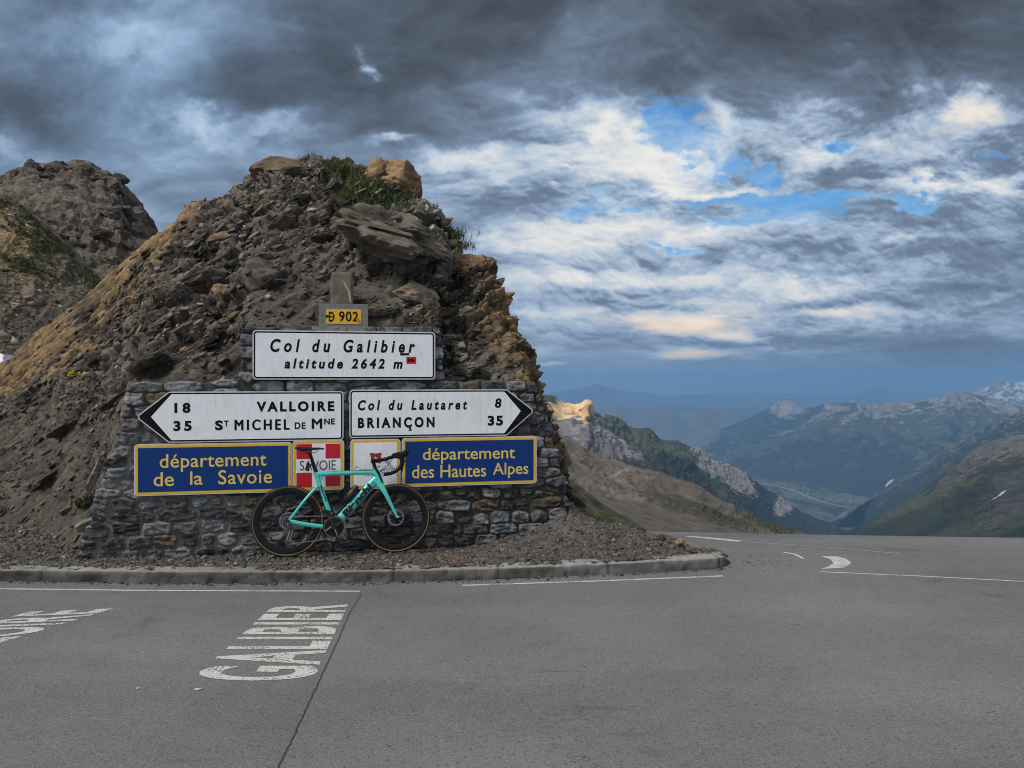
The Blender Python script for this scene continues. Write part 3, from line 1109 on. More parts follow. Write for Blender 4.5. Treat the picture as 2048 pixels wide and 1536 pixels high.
# mesh: kept faces + rim extruded backwards
nu, nv = U.shape
fk = keep[:-1, :-1] & keep[1:, :-1] & keep[1:, 1:] & keep[:-1, 1:]
F0 = grid_faces(nu, nv)[fk.ravel()]
eu, en = np.array(EU), np.array(EN)
V0 = np.array(W0)[None, None] + U[..., None] * eu + depth[..., None] * en
V0[..., 2] += Vv
V0 = V0.reshape(-1, 3)
edges = {}
for f in F0:
    for a_, b_ in ((f[0], f[1]), (f[1], f[2]), (f[2], f[3]), (f[3], f[0])):
        if (b_, a_) in edges:
            del edges[(b_, a_)]
        else:
            edges[(a_, b_)] = 1
rimv = sorted({i for e in edges for i in e})
V = [V0]
base_i = len(V0)
layers = [-.05, -.14, -.26, WB]
rim_P = V0[rimv]
maps = [dict(zip(rimv, rimv))]
cols = [col.reshape(-1, 3)]
for li, dd in enumerate(layers):
    Q = rim_P + en * (dd - 0) + fbm(rim_P * 9 + li * 3, 3, 98)[:, None] * .02
    V.append(Q)
    maps.append({r: base_i + k for k, r in enumerate(rimv)})
    base_i += len(rimv)
    cols.append(np.clip(col.reshape(-1, 3)[rimv] * (1.0 + .4 * fbm(rim_P * 20 + li, 3, 99)[:, None]), .02, .4))
Fs = [F0[:, ::1]]
rimf = []
for (a_, b_) in edges:
    for li in range(len(layers)):
        rimf.append((maps[li][b_], maps[li][a_], maps[li + 1][a_], maps[li + 1][b_]))
Fs.append(np.array(rimf))
V, Fs, cols = np.concatenate(V), np.concatenate(Fs), np.concatenate(cols)
used = np.unique(Fs)
remap = np.full(len(V), -1)
remap[used] = np.arange(len(used))
stone_m = attr_mat('slate_wall', 45, .55, var=.5, rough=.78, fine2=160, bdist=.006)
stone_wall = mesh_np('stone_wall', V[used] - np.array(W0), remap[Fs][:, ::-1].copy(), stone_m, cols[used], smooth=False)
stone_wall.location = W0
tag(stone_wall, 'stepped wall of dark slate rubble carrying the road signs', 'wall')

# ================================================================== SIGNS
ROT = Matrix.Rotation(TH, 4, 'Z')
OFF = .072                                           # sign faces stand proud of the stones


def simple_sign(name, col, rough, dirt, scale):
    return simple(name, col, rough, dirt=dirt, scale=scale)


white_m, t, p = new_mat('sign_white')
oc = t.n.new('ShaderNodeNewGeometry').outputs['Position']
n1 = t.noise(oc, 5.0, 8, .7)
n2 = t.noise(t.scale(oc, (30, 30, 3)), 1.0, 5, .6)
scr = t.sstep(t.noise(t.scale(oc, (9, 9, 22)), 1.2, 9, .75), .62, .70)
c = t.mix(t.sstep(n1, .42, .72, 0, .45), (.86, .89, .92), (.64, .67, .70))
c = t.mix(t.mul(t.sstep(n2, .5, .8), .35), c, (.45, .44, .42))
c = t.mix(t.mul(scr, .45), c, (.30, .30, .31))
t.l.new(c, p.inputs['Base Color'])
p.inputs['Roughness'].default_value = .38
rim_m = simple('sign_rim', (.62, .63, .63), .45, dirt=.5, scale=14)
black_m = simple('sign_black', (.006, .0065, .008), .55, spec=.12, dirt=.4, scale=20)
yellow_m = simple('sign_yellow', (.78, .47, .03), .42, dirt=.28, scale=9)
ylet_m = simple('sign_yellow_lettering', (.80, .60, .13), .42, dirt=.2, scale=18)
blue_m = simple('sign_blue', (.003, .038, .195), .5, spec=.25, dirt=.18, scale=5)
red_m = simple('sign_red', (.56, .008, .022), .4, dirt=.12, scale=7)
back_m = simple('sign_metal', (.25, .26, .27), .5, .6, dirt=.4)


def rounded(poly, r, n=7):
    out = []
    m_ = len(poly)
    if not hasattr(r, '__len__'):
        r = [r] * m_
    for i in range(m_):
        a_, b_, c_ = Vector(poly[i - 1]), Vector(poly[i]), Vector(poly[(i + 1) % m_])
        d1_, d2_ = (a_ - b_).normalized(), (c_ - b_).normalized()
        ang = d1_.angle(d2_)
        if r[i] <= 1e-5:
            out.append(tuple(b_))
            continue
        tl = r[i] / math.tan(ang / 2)
        cen = b_ + (d1_ + d2_).normalized() * (r[i] / math.sin(ang / 2))
        p0, p1 = b_ + d1_ * tl - cen, b_ + d2_ * tl - cen
        a0 = math.atan2(p0.y, p0.x)
        da = math.atan2(p1.y, p1.x) - a0
        da = (da + math.pi) % (2 * math.pi) - math.pi
        out += [(cen.x + r[i] * math.cos(a0 + da * k / n), cen.y + r[i] * math.sin(a0 + da * k / n)) for k in range(n + 1)]
    return out


def inset(poly, d):
    m_ = len(poly)
    out = []
    for i in range(m_):
        a_, b_, c_ = Vector(poly[i - 1]), Vector(poly[i]), Vector(poly[(i + 1) % m_])
        e1, e2 = (b_ - a_).normalized(), (c_ - b_).normalized()
        n1_, n2_ = Vector((-e1.y, e1.x)), Vector((-e2.y, e2.x))     # inside for counter-clockwise outlines
        k = d / (1 + n1_.dot(n2_))
        q = b_ + (n1_ + n2_) * k
        out.append((q.x, q.y))
    return out


class Sign:
    def __init__(s, name, px, label, cat='sign', thick=.045, off=OFF):
        s.off = off
        s.uv = [wall_uv(*q, off) for q in px]
        u0 = sum(q[0] for q in s.uv) / len(s.uv)
        v0 = sum(q[1] for q in s.uv) / len(s.uv)
        s.c = (u0, v0)
        s.root = empty(name, Matrix.Translation(wall_pt(u0, v0, 0)) @ ROT)
        tag(s.root, label, cat)
        s.poly = [(q[0] - u0, q[1] - v0) for q in s.uv]
        s.thick = thick

    def L(s, px, py):
        u, v = wall_uv(px, py, s.off)
        return u - s.c[0], v - s.c[1]

    def slab(s, name, poly, lift, mat, thick=.0012, parent=None, label=None):
        b_ = MB()
        b_.prism(poly, -(s.off + lift), -(s.off + lift - thick))
        o_ = b_.build(name, mat, parent or s.root, smooth=False)
        if label:
            o_['label'] = label
        return o_

    def text(s, string, x0, y0, x1, y1, mat, lift=.0045, parent=None, name='lettering', shear=0, bold=.012, space=1.0, word=1.0, label=None, smear=0):
        """fills the photo box x0..x1 (left, right), y0 (top) .. y1 (bottom) given in pixels; one part per word"""
        V, Fs = text_mesh(string, shear, bold, space, word=word)
        lo, hi = V.min(0), V.max(0)
        a_, b_ = s.L(x0, y1), s.L(x1, y0)
        c_ = s.L(x1, y1)
        d_ = s.L(x0, y0)
        ua, ub = (a_[0] + d_[0]) / 2, (b_[0] + c_[0]) / 2
        va, vb = (a_[1] + c_[1]) / 2, (b_[1] + d_[1]) / 2
        nw = len(string.split())
        cen = np.array([V[f].mean(0) for f in Fs])
        flat = V[:, 0] - shear * V[:, 1]
        cut = []
        if nw > 1:                                   # the widest empty gaps along the line part the words
            iv = sorted((min(flat[f]), max(flat[f])) for f in Fs)
            gaps, end = [], iv[0][1]
            for a0_, a1_ in iv:
                if a0_ > end:
                    gaps.append((a0_ - end, (a0_ + end) / 2))
                end = max(end, a1_)
            cut = sorted(g_[1] for g_ in sorted(gaps)[-(nw - 1):])
        which = np.searchsorted(cut, cen[:, 0] - shear * cen[:, 1]) if cut else np.zeros(len(Fs), int)
        for k in range(nw):
            fk_ = [f for f, w_ in zip(Fs, which) if w_ == k]
            ids = sorted({i for f in fk_ for i in f})
            mp = {i: j for j, i in enumerate(ids)}
            Q = [(ua + (V[i][0] - lo[0]) / (hi[0] - lo[0]) * (ub - ua), -(s.off + lift), va + (V[i][1] - lo[1]) / (hi[1] - lo[1]) * (vb - va)) for i in ids]
            Ff = [[mp[i] for i in f] for f in fk_]
            if smear:                                # heavier strokes: the same letters laid a hair apart
                nq = len(Q)
                Q = [(x + dx * smear, y - j * 1e-4, z_ + dz * smear) for j, (dx, dz) in enumerate([(-1, 0), (1, 0), (0, .6), (0, -.6), (0, 0)]) for (x, y, z_) in Q]
                Ff = [[i + nq * j for i in f] for j in range(5) for f in Ff]
            o_ = mesh_np(name, Q, Ff, mat, smooth=False, parent=parent or s.root)
            if label:
                o_['label'] = label


def ccw(poly):
    a_ = sum(x0 * y1 - x1 * y0 for (x0, y0), (x1, y1) in zip(poly, poly[1:] + poly[:1]))
    return poly if a_ > 0 else poly[::-1]


def panel_layers(s, poly, radii, layers):
    """layers: (name, inset, radius or list, material)"""
    poly = ccw(poly)
    k = MB()
    k.prism(rounded(poly, radii), -s.off, -(s.off - s.thick))
    k.build('panel', rim_m, s.root, smooth=False)
    for i, (nm, ins, r, m_) in enumerate(layers):
        s.slab(nm, rounded(inset(poly, ins), r), .0015 * (i + 1), m_)


# -- top sign
def rect(s):
    """mean upright rectangle of the four photo corners TL TR BR BL, counter-clockwise from BL"""
    tl, tr, br, bl = s.poly
    x0, x1 = (tl[0] + bl[0]) / 2, (tr[0] + br[0]) / 2
    y0, y1 = (bl[1] + br[1]) / 2, (tl[1] + tr[1]) / 2
    return [(x0, y0), (x1, y0), (x1, y1), (x0, y1)]


s = Sign('pass_sign', [(505, 660), (869, 664), (872, 760), (505, 758)], 'long white pass name sign at the top of the stone wall')
panel_layers(s, rect(s), .035, [('border', .012, .026, black_m), ('face', .026, .014, white_m)])
s.text('Col du Galibier', 540.6, 679, 830, 705, black_m, shear=.20, bold=.030, space=1.6, word=1.2)
s.text('altitude 2642 m', 569, 716.5, 805, 737.5, black_m, shear=.20, bold=.036, space=1.48)
s.slab('sticker', [s.L(812.8, 727.5), s.L(832, 727.5), s.L(831.9, 713.5), s.L(812.6, 713.8)], .0052, red_m, .0006, label='red sticker with black script on the sign')
s.text('ka', 815, 716, 829.5, 723.5, black_m, .0062, bold=.05, name='sticker_lettering')
s.slab('sticker', [s.L(800, 710.5), s.L(818, 710), s.L(818, 706.2), s.L(800, 706.5)], .0068, black_m, .0006, label='tiny black sticker under the place name')

# -- direction arrows
ro = [.03, .03, .03, .03, .03]
s = Sign('direction_sign', [(274, 834), (337, 885.5), (689, 880), (685, 781.6), (338, 784)], 'white arrow sign pointing left')
s.root['label'] = 'white arrow shaped direction sign pointing left to Valloire'
tip, bl, br, tr, tl = s.poly
xr, xl = (br[0] + tr[0]) / 2, (bl[0] + tl[0]) / 2
yb, yt = (bl[1] + br[1]) / 2, (tl[1] + tr[1]) / 2
P5 = [(tip[0] - .012, tip[1]), (xl, yb), (xr, yb), (xr, yt), (xl, yt)]
panel_layers(s, P5, [.035, .03, .035, .035, .03], [('border', .011, [.026, .02, .026, .026, .02], black_m)])
fx = s.L(302, 834)
f_l = s.L(343, 789)[0]
s.slab('face', rounded([(fx[0], tip[1]), (f_l, yb + .024), (xr - .024, yb + .024), (xr - .024, yt - .024), (f_l, yt - .024)], [0.002, .004, .016, .016, .004]), .003, white_m)
s.slab('lettering', [s.L(348.6, 812.5), s.L(352.2, 810.5), s.L(352.2, 806), s.L(350.6, 806), s.L(348.6, 809.4)], .0046, black_m)
for a_ in [('18', 349, 805.5, 381, 826), ('35', 347, 841.5, 383.5, 862), ('VALLOIRE', 513, 802.5, 668.5, 823)]:
    s.text(*a_, black_m, bold=.045, space=1.40)
s.text('S', 430.3, 840.5, 446, 860.5, black_m, bold=.045)
s.text('T', 448.5, 841, 457, 852.5, black_m, bold=.04)
s.text('MICHEL', 470, 839, 578.5, 859.7, black_m, bold=0.0, space=1.40, smear=.0045)
s.text('DE', 589.5, 844.5, 611, 857.8, black_m, bold=.03, space=1.15)
s.text('M', 624.3, 837.3, 643.5, 857, black_m, bold=0.0, smear=.0045)
s.text('NE', 648.2, 836.8, 669.5, 848.8, black_m, bold=.035, space=1.1)

s = Sign('direction_sign', [(1067, 822), (1011.5, 777.6), (697.5, 780.5), (700, 876.5), (1016, 870.5)], 'white arrow shaped direction sign pointing right to Briançon')
tip, tr, tl, bl, br = s.poly
xl, xr = (bl[0] + tl[0]) / 2, (br[0] + tr[0]) / 2
yb, yt = (bl[1] + br[1]) / 2, (tl[1] + tr[1]) / 2
P5 = [(xl, yb), (xr, yb), (tip[0] + .012, tip[1]), (xr, yt), (xl, yt)]
panel_layers(s, P5, [.035, .03, .035, .03, .035], [('border', .011, [.026, .02, .026, .02, .026], black_m)])
fx = s.L(1041.5, 824)
f_r = s.L(1008.5, 783)[0]
s.slab('face', rounded([(xl + .024, yb + .024), (f_r, yb + .024), (fx[0], tip[1]), (f_r, yt - .024), (xl + .024, yt - .024)], [.016, .004, .002, .004, .016]), .003, white_m)
s.text('Col du Lautaret', 715.8, 799.5, 934.2, 820, black_m, shear=.20, bold=.036, space=1.55, word=1.1)
s.text('8', 989.5, 796.5, 1002.8, 815.7, black_m, shear=.12, bold=.035)
s.text('BRIANCON', 716, 834.3, 869, 855.5, black_m, bold=.045, space=1.5)
s.slab('lettering', [s.L(818, 855), s.L(822, 855), s.L(821.5, 857), s.L(823.5, 858.5), s.L(823, 861), s.L(819, 861.8), s.L(816.5, 861), s.L(817, 859.6), s.L(819.8, 859.6), s.L(819.6, 858.4), s.L(817.6, 857.8)], .0048, black_m)
s.text('35', 975.3, 831, 1005.8, 851.3, black_m, bold=.045, space=1.2)


# -- blue department signs and their square neighbours
def blue_sign(px, label):
    s_ = Sign('department_sign', px, label)
    panel_layers(s_, rect(s_), .032, [('border', .011, .024, yellow_m), ('face', .034, .003, blue_m)])
    return s_


s = blue_sign([(269, 889.5), (582, 883.5), (584.5, 981), (267, 995)], 'blue sign with yellow border left of the red cross sign')
s.text('département', 319.7, 906.5, 533, 942, ylet_m, bold=.008, space=1.04)
s.text('de', 307.5, 944, 348, 972.5, ylet_m, bold=.008)
s.text('la', 380.5, 942.5, 405.5, 969.5, ylet_m, bold=.008)
s.text('Savoie', 437, 939, 544, 967.5, ylet_m, bold=.008, space=1.08)
s = blue_sign([(802, 876.5), (1070, 872), (1076.7, 966.8), (805, 974)], 'blue sign with yellow border right of the handlebar')
s.text('département', 845.6, 894.5, 1030, 926, ylet_m, bold=.008)
s.text('des Hautes', 824, 929, 972, 955, ylet_m, bold=.008)
s.text('Alpes', 985.5, 925, 1056.5, 956, ylet_m, bold=.008)

s = Sign('department_sign', [(584, 881), (687.6, 879.6), (689, 978.5), (586, 983)], 'square sign with white cross on red behind the saddle')
R_ = rect(s)
panel_layers(s, R_, .035, [('border', .011, .026, yellow_m), ('face', .033, .003, white_m)])
q = inset(ccw(R_), .036)
(x0, y0), (x1, _), (_, y1), _ = q
wx_, wy_ = (x1 - x0), (y1 - y0)
for a0_, a1_ in ((0, .35), (.66, 1.0)):
    for b0_, b1_ in ((0, .335), (.655, 1.0)):
        s.slab('red_field', [(x0 + wx_ * a0_, y0 + wy_ * b0_), (x0 + wx_ * a1_, y0 + wy_ * b0_), (x0 + wx_ * a1_, y0 + wy_ * b1_), (x0 + wx_ * a0_, y0 + wy_ * b1_)], .0042, red_m)
s.text('SAVOIE', 600, 920.8, 671.5, 939.8, black_m, .0055, bold=-.012, space=.98)

s = Sign('department_sign', [(700, 879), (800.3, 877.7), (801.8, 975), (701, 979.7)], 'square white council sign with small red crest behind handlebar')
panel_layers(s, rect(s), .035, [('border', .011, .026, yellow_m), ('face', .033, .003, white_m)])
crest_m = simple('crest_red', (.32, .022, .022), .45, dirt=.2)
s.slab('crest', [s.L(*q) for q in [(741, 926), (742, 916), (739.5, 905.5), (751, 907), (763, 905), (761.5, 915), (762, 926.5), (751, 925.5)]], .0042, crest_m)
s.slab('crest_peak', [s.L(*q) for q in [(744.5, 924), (747, 918), (751, 913), (755.5, 917), (758.5, 924), (751, 923)]], .0055, white_m)
s.text('Conseil Général', 709.5, 932, 793, 945.5, black_m, .0045, bold=-.018)
s.text('Hautes-Alpes', 725, 945, 779, 953.5, black_m, .0045, bold=-.018)

# -- road number plate on the concrete marker
conc_m, t, p = new_mat('old_concrete')
g = t.n.new('ShaderNodeTexCoord').outputs['Object']
n1, n2 = t.noise(g, 7.0, 8, .68), t.noise(g, 55.0, 5, .65)
c = t.mix(t.sstep(n1, .35, .65), (.105, .088, .060), (.185, .160, .120))
c = t.mix(t.sstep(t.noise(t.scale(g, (22, 22, 4)), 1, 5, .6), .55, .7, 0, .6), c, (.30, .28, .24))
t.l.new(t.mix(t.sstep(n2, .5, .75, 0, .5), c, (.07, .062, .05)), p.inputs['Base Color'])
p.inputs['Roughness'].default_value = .92
b = t.n.new('ShaderNodeBump')
b.inputs['Strength'].default_value = .6
b.inputs['Distance'].default_value = .006
t.l.new(t.add(n1, n2), b.inputs['Height'])
t.l.new(b.outputs[0], p.inputs['Normal'])
greyc_m = simple('painted_concrete', (.20, .20, .19), .9, dirt=.7, scale=22)

bl_, tr_ = wall_uv(638, 663), wall_uv(736, 609)
mk = empty('concrete_marker', Matrix.Translation(wall_pt((bl_[0] + tr_[0]) / 2, bl_[1], -.02)) @ ROT)
tag(mk, 'weathered concrete marker post standing on the wall top', 'post')
hw, hh = (tr_[0] - bl_[0]) / 2, tr_[1] - bl_[1]
# block with worn bevelled edges
bb = MB()
bb.prism(rounded([(-hw, -.02), (hw, -.02), (hw, hh), (-hw, hh)], .006, 3), -.05, .26)
bb.build('block', greyc_m, mk, smooth=False)
p0, p1 = wall_uv(661.5, 612, -.12), wall_uv(706, 545.5, -.12)
pw, pc = (p1[0] - p0[0]) / 2, (p0[0] + p1[0]) / 2 - (bl_[0] + tr_[0]) / 2
pz0, pz1 = hh - .02, p1[1] - bl_[1]
V, Fs = [], []
prof = [(pz0, 0), (pz1 - .05, 0), (pz1 - .018, .006), (pz1 - .004, .02), (pz1, .04)]
m_ = 40
for zz, ins in prof:
    for (x, y) in rounded([(-pw + ins, -.09 + ins), (pw - ins, -.09 + ins), (pw - ins, .11 - ins), (-pw + ins, .11 - ins)], max(.03 - ins * .3, .008), 9):
        V.append((pc + x, .11 + y, zz))
for i in range(len(prof) - 1):
    for k in range(m_):
        Fs.append((i * m_ + k, i * m_ + (k + 1) % m_, (i + 1) * m_ + (k + 1) % m_, (i + 1) * m_ + k))
Fs.append(tuple((len(prof) - 1) * m_ + k for k in range(m_)))
V = np.array(V)
V[:, :2] += fbm(V * 14, 3, 14)[:, None] * .004
mesh_np('pillar', V, Fs, conc_m, parent=mk)
chip_m = simple('fresh_break', (.42, .36, .27), .9, dirt=.3, scale=40)
cb = MB()
cb.prism([(pc + pw * .10, pz1 - .07), (pc + pw * .22, pz1 - .10), (pc + pw * .78, pz1 - .20), (pc + pw * .88, pz0 + .03), (pc + pw * .70, pz0 + .05), (pc + pw * .55, pz1 - .19), (pc + pw * .25, pz1 - .14)], .016, .03)
cb.build('chipped_scar', chip_m, mk, smooth=False)

s = Sign('road_number_plate', [(652, 618.6), (722.6, 618.6), (723, 647.7), (652, 648)], 'small yellow chipped plate with black road number D 902', 'road sign', .012, off=.034)
panel_layers(s, rect(s), .014, [('face', .001, .014, simple('plate_yellow', (.78, .47, .02), .45, dirt=.35, scale=26))])
s.text('D', 657.5, 623.3, 668.8, 643.3, black_m, .003, bold=.02)
s.text('902', 678, 622.8, 716.5, 643.3, black_m, .003, bold=.02, space=1.12)
s.slab('chip', [s.L(*q) for q in [(651.5, 636), (657, 634), (668, 634.6), (668, 632.6), (657, 631.5), (651.5, 629)]], .0044, black_m, .0006, label='dark chipped streak across the letter')
s.slab('chip', [s.L(*q) for q in [(712, 641), (718, 646), (721.5, 645), (719, 638), (714, 636)]], .0044, simple('chip_rust', (.45, .22, .05), .8, dirt=.4, scale=40), .0006, label='rusty chipped corner of the plate')

# ================================================================== BICYCLE leaning on the wall
rc, fc = at(576, 1114, 6.70), at(792.5, 1105, 6.95)      # tyre contact points
xa = (fc - rc).normalized()
LEAN = math.radians(6.5)
up0 = (Vector((0, 0, 1)) - xa * xa.z).normalized()
ya0 = up0.cross(xa)
za = up0 * math.cos(LEAN) + ya0 * math.sin(LEAN)
ya = za.cross(xa)
BM = Matrix((xa.to_4d(), ya.to_4d(), za.to_4d(), Vector((0, 0, 0, 1)))).transposed()
for i in range(3):
    BM[i][3] = rc[i]
    BM[3][i] = 0
BI = BM.inverted()


def bp(cx, cy, y=0.0):
    """close-up view coordinates (5 px per photo px, origin 480, 860) -> bike plane"""
    px, py = 480 + cx / 4.995, 860 + cy / 4.995
    o_ = BI @ Vector((0, 0, CZ))
    d_ = BI.to_3x3() @ ray(px, py)
    k = (y - o_.y) / d_.y
    q = o_ + d_ * k
    return Vector((q.x, y, q.z))


cel_m, t, p = new_mat('celeste_paint')
oc = t.n.new('ShaderNodeTexCoord').outputs['Object']
t.l.new(t.mix(t.sstep(t.noise(oc, 9, 5, .6), .5, .8, 0, .35), (.070, .56, .515), (.052, .43, .395)), p.inputs['Base Color'])
p.inputs['Roughness'].default_value = .32
p.inputs['Coat Weight'].default_value = .9
p.inputs['Coat Roughness'].default_value = .1
carb_m = simple('carbon_black', (.006, .006, .007), .45, spec=.3)
gloss_m = simple('gloss_black', (.006, .006, .007), .28)
tape_m = simple('bar_tape', (.007, .007, .007), .75, spec=.25)
rub_m = simple('tyre_rubber', (.009, .009, .009), .85, dirt=.4, scale=30)
tan_m = simple('tan_sidewall', (.16, .108, .056), .75, dirt=.35, scale=25)
steel_m = simple('steel', (.52, .52, .52), .3, .9)
dark_steel_m = simple('dark_steel', (.10, .10, .105), .35, .8)
rotor_m = simple('rotor_steel', (.30, .30, .31), .35, .8)
chain_m = simple('chain_steel', (.33, .31, .28), .35, .85)
letter_m = simple('frame_lettering', (.008, .008, .009), .35)

bike = tag(empty('bicycle', BM), 'turquoise road bicycle with tan tyres leaning on the stone wall', 'bicycle')
RH, FH = bp(478, 915), bp(1561, 872)
RW = (RH.z + FH.z) / 2                              # wheel radius
RH.z = FH.z = RW
BB = bp(940, 965)


def flat_tube(mb, pts, rz, ry, n=14):
    """tube lying in the bike plane; rz half height in the plane, ry half width across"""
    rz = rz if hasattr(rz, '__len__') else [rz] * len(pts)
    ry = ry if hasattr(ry, '__len__') else [ry] * len(pts)
    mb.tube(pts, list(zip(rz, ry)), n, up=(0, 1, 0))


def spl(pts, n=8):
    """Catmull-Rom through points"""
    P = [Vector(q) for q in pts]
    P = [P[0] * 2 - P[1]] + P + [P[-1] * 2 - P[-2]]
    out = []
    for i in range(1, len(P) - 2):
        for k in range(n):
            t_ = k / n
            a_, b_, c_, d_ = P[i - 1], P[i], P[i + 1], P[i + 2]
            out.append(.5 * ((2 * b_) + (c_ - a_) * t_ + (2 * a_ - 5 * b_ + 4 * c_ - d_) * t_ ** 2 + (3 * b_ - a_ - 3 * c_ + d_) * t_ ** 3))
    out.append(P[-2])
    return out


# frame
fb = MB()
S0, S1 = bp(752, 424), bp(886, 800)                  # seat tube (top, above the front derailleur)
flat_tube(fb, [S0, S0.lerp(S1, .35), S1, S1.lerp(BB, .55)], [.0205, .0215, .0225, .023], [.016, .016, .017, .02])
flat_tube(fb, spl([bp(762, 447), bp(800, 440), bp(1000, 431), bp(1240, 424), bp(1330, 428), bp(1382, 470), bp(1398, 528)], 6), np.interp(np.linspace(0, 1, 37), [0, .25, .6, .8, 1], [.032, .0225, .0215, .031, .037]), np.interp(np.linspace(0, 1, 37), [0, .5, .8, 1], [.015, .016, .023, .026]))
flat_tube(fb, [bp(945, 955), bp(1010, 880), bp(1200, 672), bp(1330, 530), bp(1382, 478)], [.038, .042, .042, .040, .037], [.024, .022, .020, .021, .022], 18)
fb.tube([bp(940, 965) + Vector((0, -.040, 0)), bp(940, 965) + Vector((0, .040, 0))], .030, 20)
flat_tube(fb, [bp(800, 452), bp(812, 470), bp(806, 505)], [.010, .013, .006], [.012, .013, .012])       # gusset under the seat cluster
for e in (-1, 1):
    y = e * .058
    flat_tube(fb, spl([Vector((bp(782, 566).x, e * .016, bp(782, 566).z)), bp(752, 585, e * .036), bp(640, 710, e * .05), bp(560, 812, y), bp(495, 898, y)], 4), [.015] * 3 + [.0125] * 14, .009)
    flat_tube(fb, spl([bp(498, 905, y), bp(560, 925, y), bp(690, 948, e * .05), bp(840, 966, e * .042), bp(900, 968, e * .030)], 4), [.013] * 2 + [.0190] * 15, .010)
fb.build('frame', cel_m, bike)
frame_o = bike.children[0]

top = MB()
flat_tube(top, [bp(830, 420.5), bp(1000, 411), bp(1240, 404), bp(1330, 402)], [.0022] * 4, [.010, .011, .014, .012])
top.build('top_tube_stripe', carb_m, frame_o)


def frame_text(string, a_, b_, h, y, name='lettering', bold=.03, shear=.12, space=1.0, stretch=True):
    """text from bike-plane point a_ to b_ (middle line), letter height h"""
    V, Fs = text_mesh(string, shear, bold, space)
    lo, hi = V.min(0), V.max(0)
    ax = (b_ - a_)
    ln = ax.length
    ax.normalize()
    nz_ = Vector((-ax.z, 0, ax.x))
    Q = []
    for x, yy, z in V:
        q = a_ + ax * ((x - lo[0]) / (hi[0] - lo[0]) * ln) + nz_ * (((yy - lo[1]) / (hi[1] - lo[1]) - .5) * h)
        Q.append((q.x, y, q.z))
    return mesh_np(name, Q, Fs, letter_m, smooth=False, parent=frame_o)


frame_text('Bianchi', bp(1036, 852), bp(1306, 548), .068, -.0235, bold=.06, shear=.10, space=1.02)
frame_text('-', bp(1312, 540), bp(1332, 518), .008, -.0235)
frame_text('Bianchi', bp(808, 553), bp(862, 708), .017, -.0180, bold=.03, shear=.1)

# fork
kb = MB()
flat_tube(kb, [bp(1382, 500), bp(1400, 545), bp(1410, 565)], [.034, .038, .030], [.028, .036, .038])
for e in (-1, 1):
    flat_tube(kb, spl([bp(1405, 550, e * .034), bp(1450, 625, e * .047), bp(1500, 725, e * .050), bp(1545, 815, e * .051), bp(1571, 872, e * .052)], 5), np.interp(np.linspace(0, 1, 21), [0, .3, 1], [.029, .020, .0105]), .009)
fork_o = kb.build('fork', cel_m, bike)
kb = MB()
flat_tube(kb, [bp(1345, 372), bp(1372, 410), bp(1408, 500), bp(1440, 590)], [.010, .014, .013, .004], [.025, .026, .030, .030])
kb.build('fork_front_stripe', carb_m, fork_o)
dp = MB()
dp.ring(.010, [(-.0055, -.060), (.0035, -.060), (.0035, -.052), (-.0055, -.052)], 24, tuple(bp(1571, 862)))
dp.build('axle_dropout', steel_m, fork_o)

# wheels: built round the hub, copied
def wheel_mesh():
    R = RW
    hb = MB()
    hb.tube([(0, -.050, 0), (0, -.034, 0), (0, -.030, 0), (0, .030, 0), (0, .034, 0), (0, .050, 0)], [.010, .012, .022, .022, .014, .010], 20)
    rs = random.Random(1)
    for k in range(24):
        a_ = 2 * math.pi * k / 24
        yh = -.028 if k % 2 else .028
        h_ = a_ + (.55 if (k // 2) % 2 else -.55)
        hb.tube([(math.cos(h_) * .021, yh, math.sin(h_) * .021), (math.cos(a_) * (R - .075), yh * .1, math.sin(a_) * (R - .075))], .0011, 4, cap=False)
    w_ = hb.build('wheel', carb_m, bike)
    tb_ = MB()
    tb_.ring(R - .0145, [(.0145 * math.cos(a_), .0140 * math.sin(a_)) for a_ in [math.radians(x) for x in range(-62, 63, 12)]] + [(.004, .0120), (.004, -.0120)], 128)
    tb_.build('tyre', rub_m, w_)
    sw = MB()
    for e in (-1, 1):
        sw.ring(R - .0145, [(.0015, e * .0146), (-.0020, e * .0149), (-.0060, e * .0138), (-.0090, e * .0118), (-.0090, e * .009), (.0015, e * .009)], 128)
    sw.build('tan_sidewall', tan_m, w_)
    rm = MB()
    rm.ring(R - .024, [(.002, .0110), (-.012, .0125), (-.032, .0115), (-.052, .006), (-.056, 0), (-.052, -.006), (-.032, -.0115), (-.012, -.0125), (.002, -.0110)], 128)
    rm.build('rim', carb_m, w_)
    vv = MB()
    vv.tube([(math.cos(-1.30) * (R - .072), 0, math.sin(-1.30) * (R - .072)), (math.cos(-1.30) * (R - .105), 0, math.sin(-1.30) * (R - .105))], .0028, 8)
    vv.build('valve', steel_m, w_)
    # disc rotor
    dm = MB()
    dm.ring(.080, [(0, .036), (0, .038), (-.017, .038), (-.017, .036)], 72)
    for k in range(6):
        a_ = k * math.pi / 3
        dm.tube([(math.cos(a_) * .02, .037, math.sin(a_) * .02), (math.cos(a_ + .35) * .066, .037, math.sin(a_ + .35) * .066)], .003, 6)
    for k in range(36):
        a_ = 2 * math.pi * k / 36
        dm.tube([(math.cos(a_) * .073, .0345, math.sin(a_) * .073), (math.cos(a_) * .073, .0395, math.sin(a_) * .073)], .0022, 6)
    dm.build('disc_rotor', rotor_m, w_)
    return w_


wf = wheel_mesh()
wf.location = FH
wr = wf.copy()
C.objects.link(wr)
wr.parent = bike
wr.location = RH
wr.rotation_euler = (0, math.radians(95), 0)
for ch_ in list(wf.children):
    c_ = ch_.copy()
    C.objects.link(c_)
    c_.parent = wr

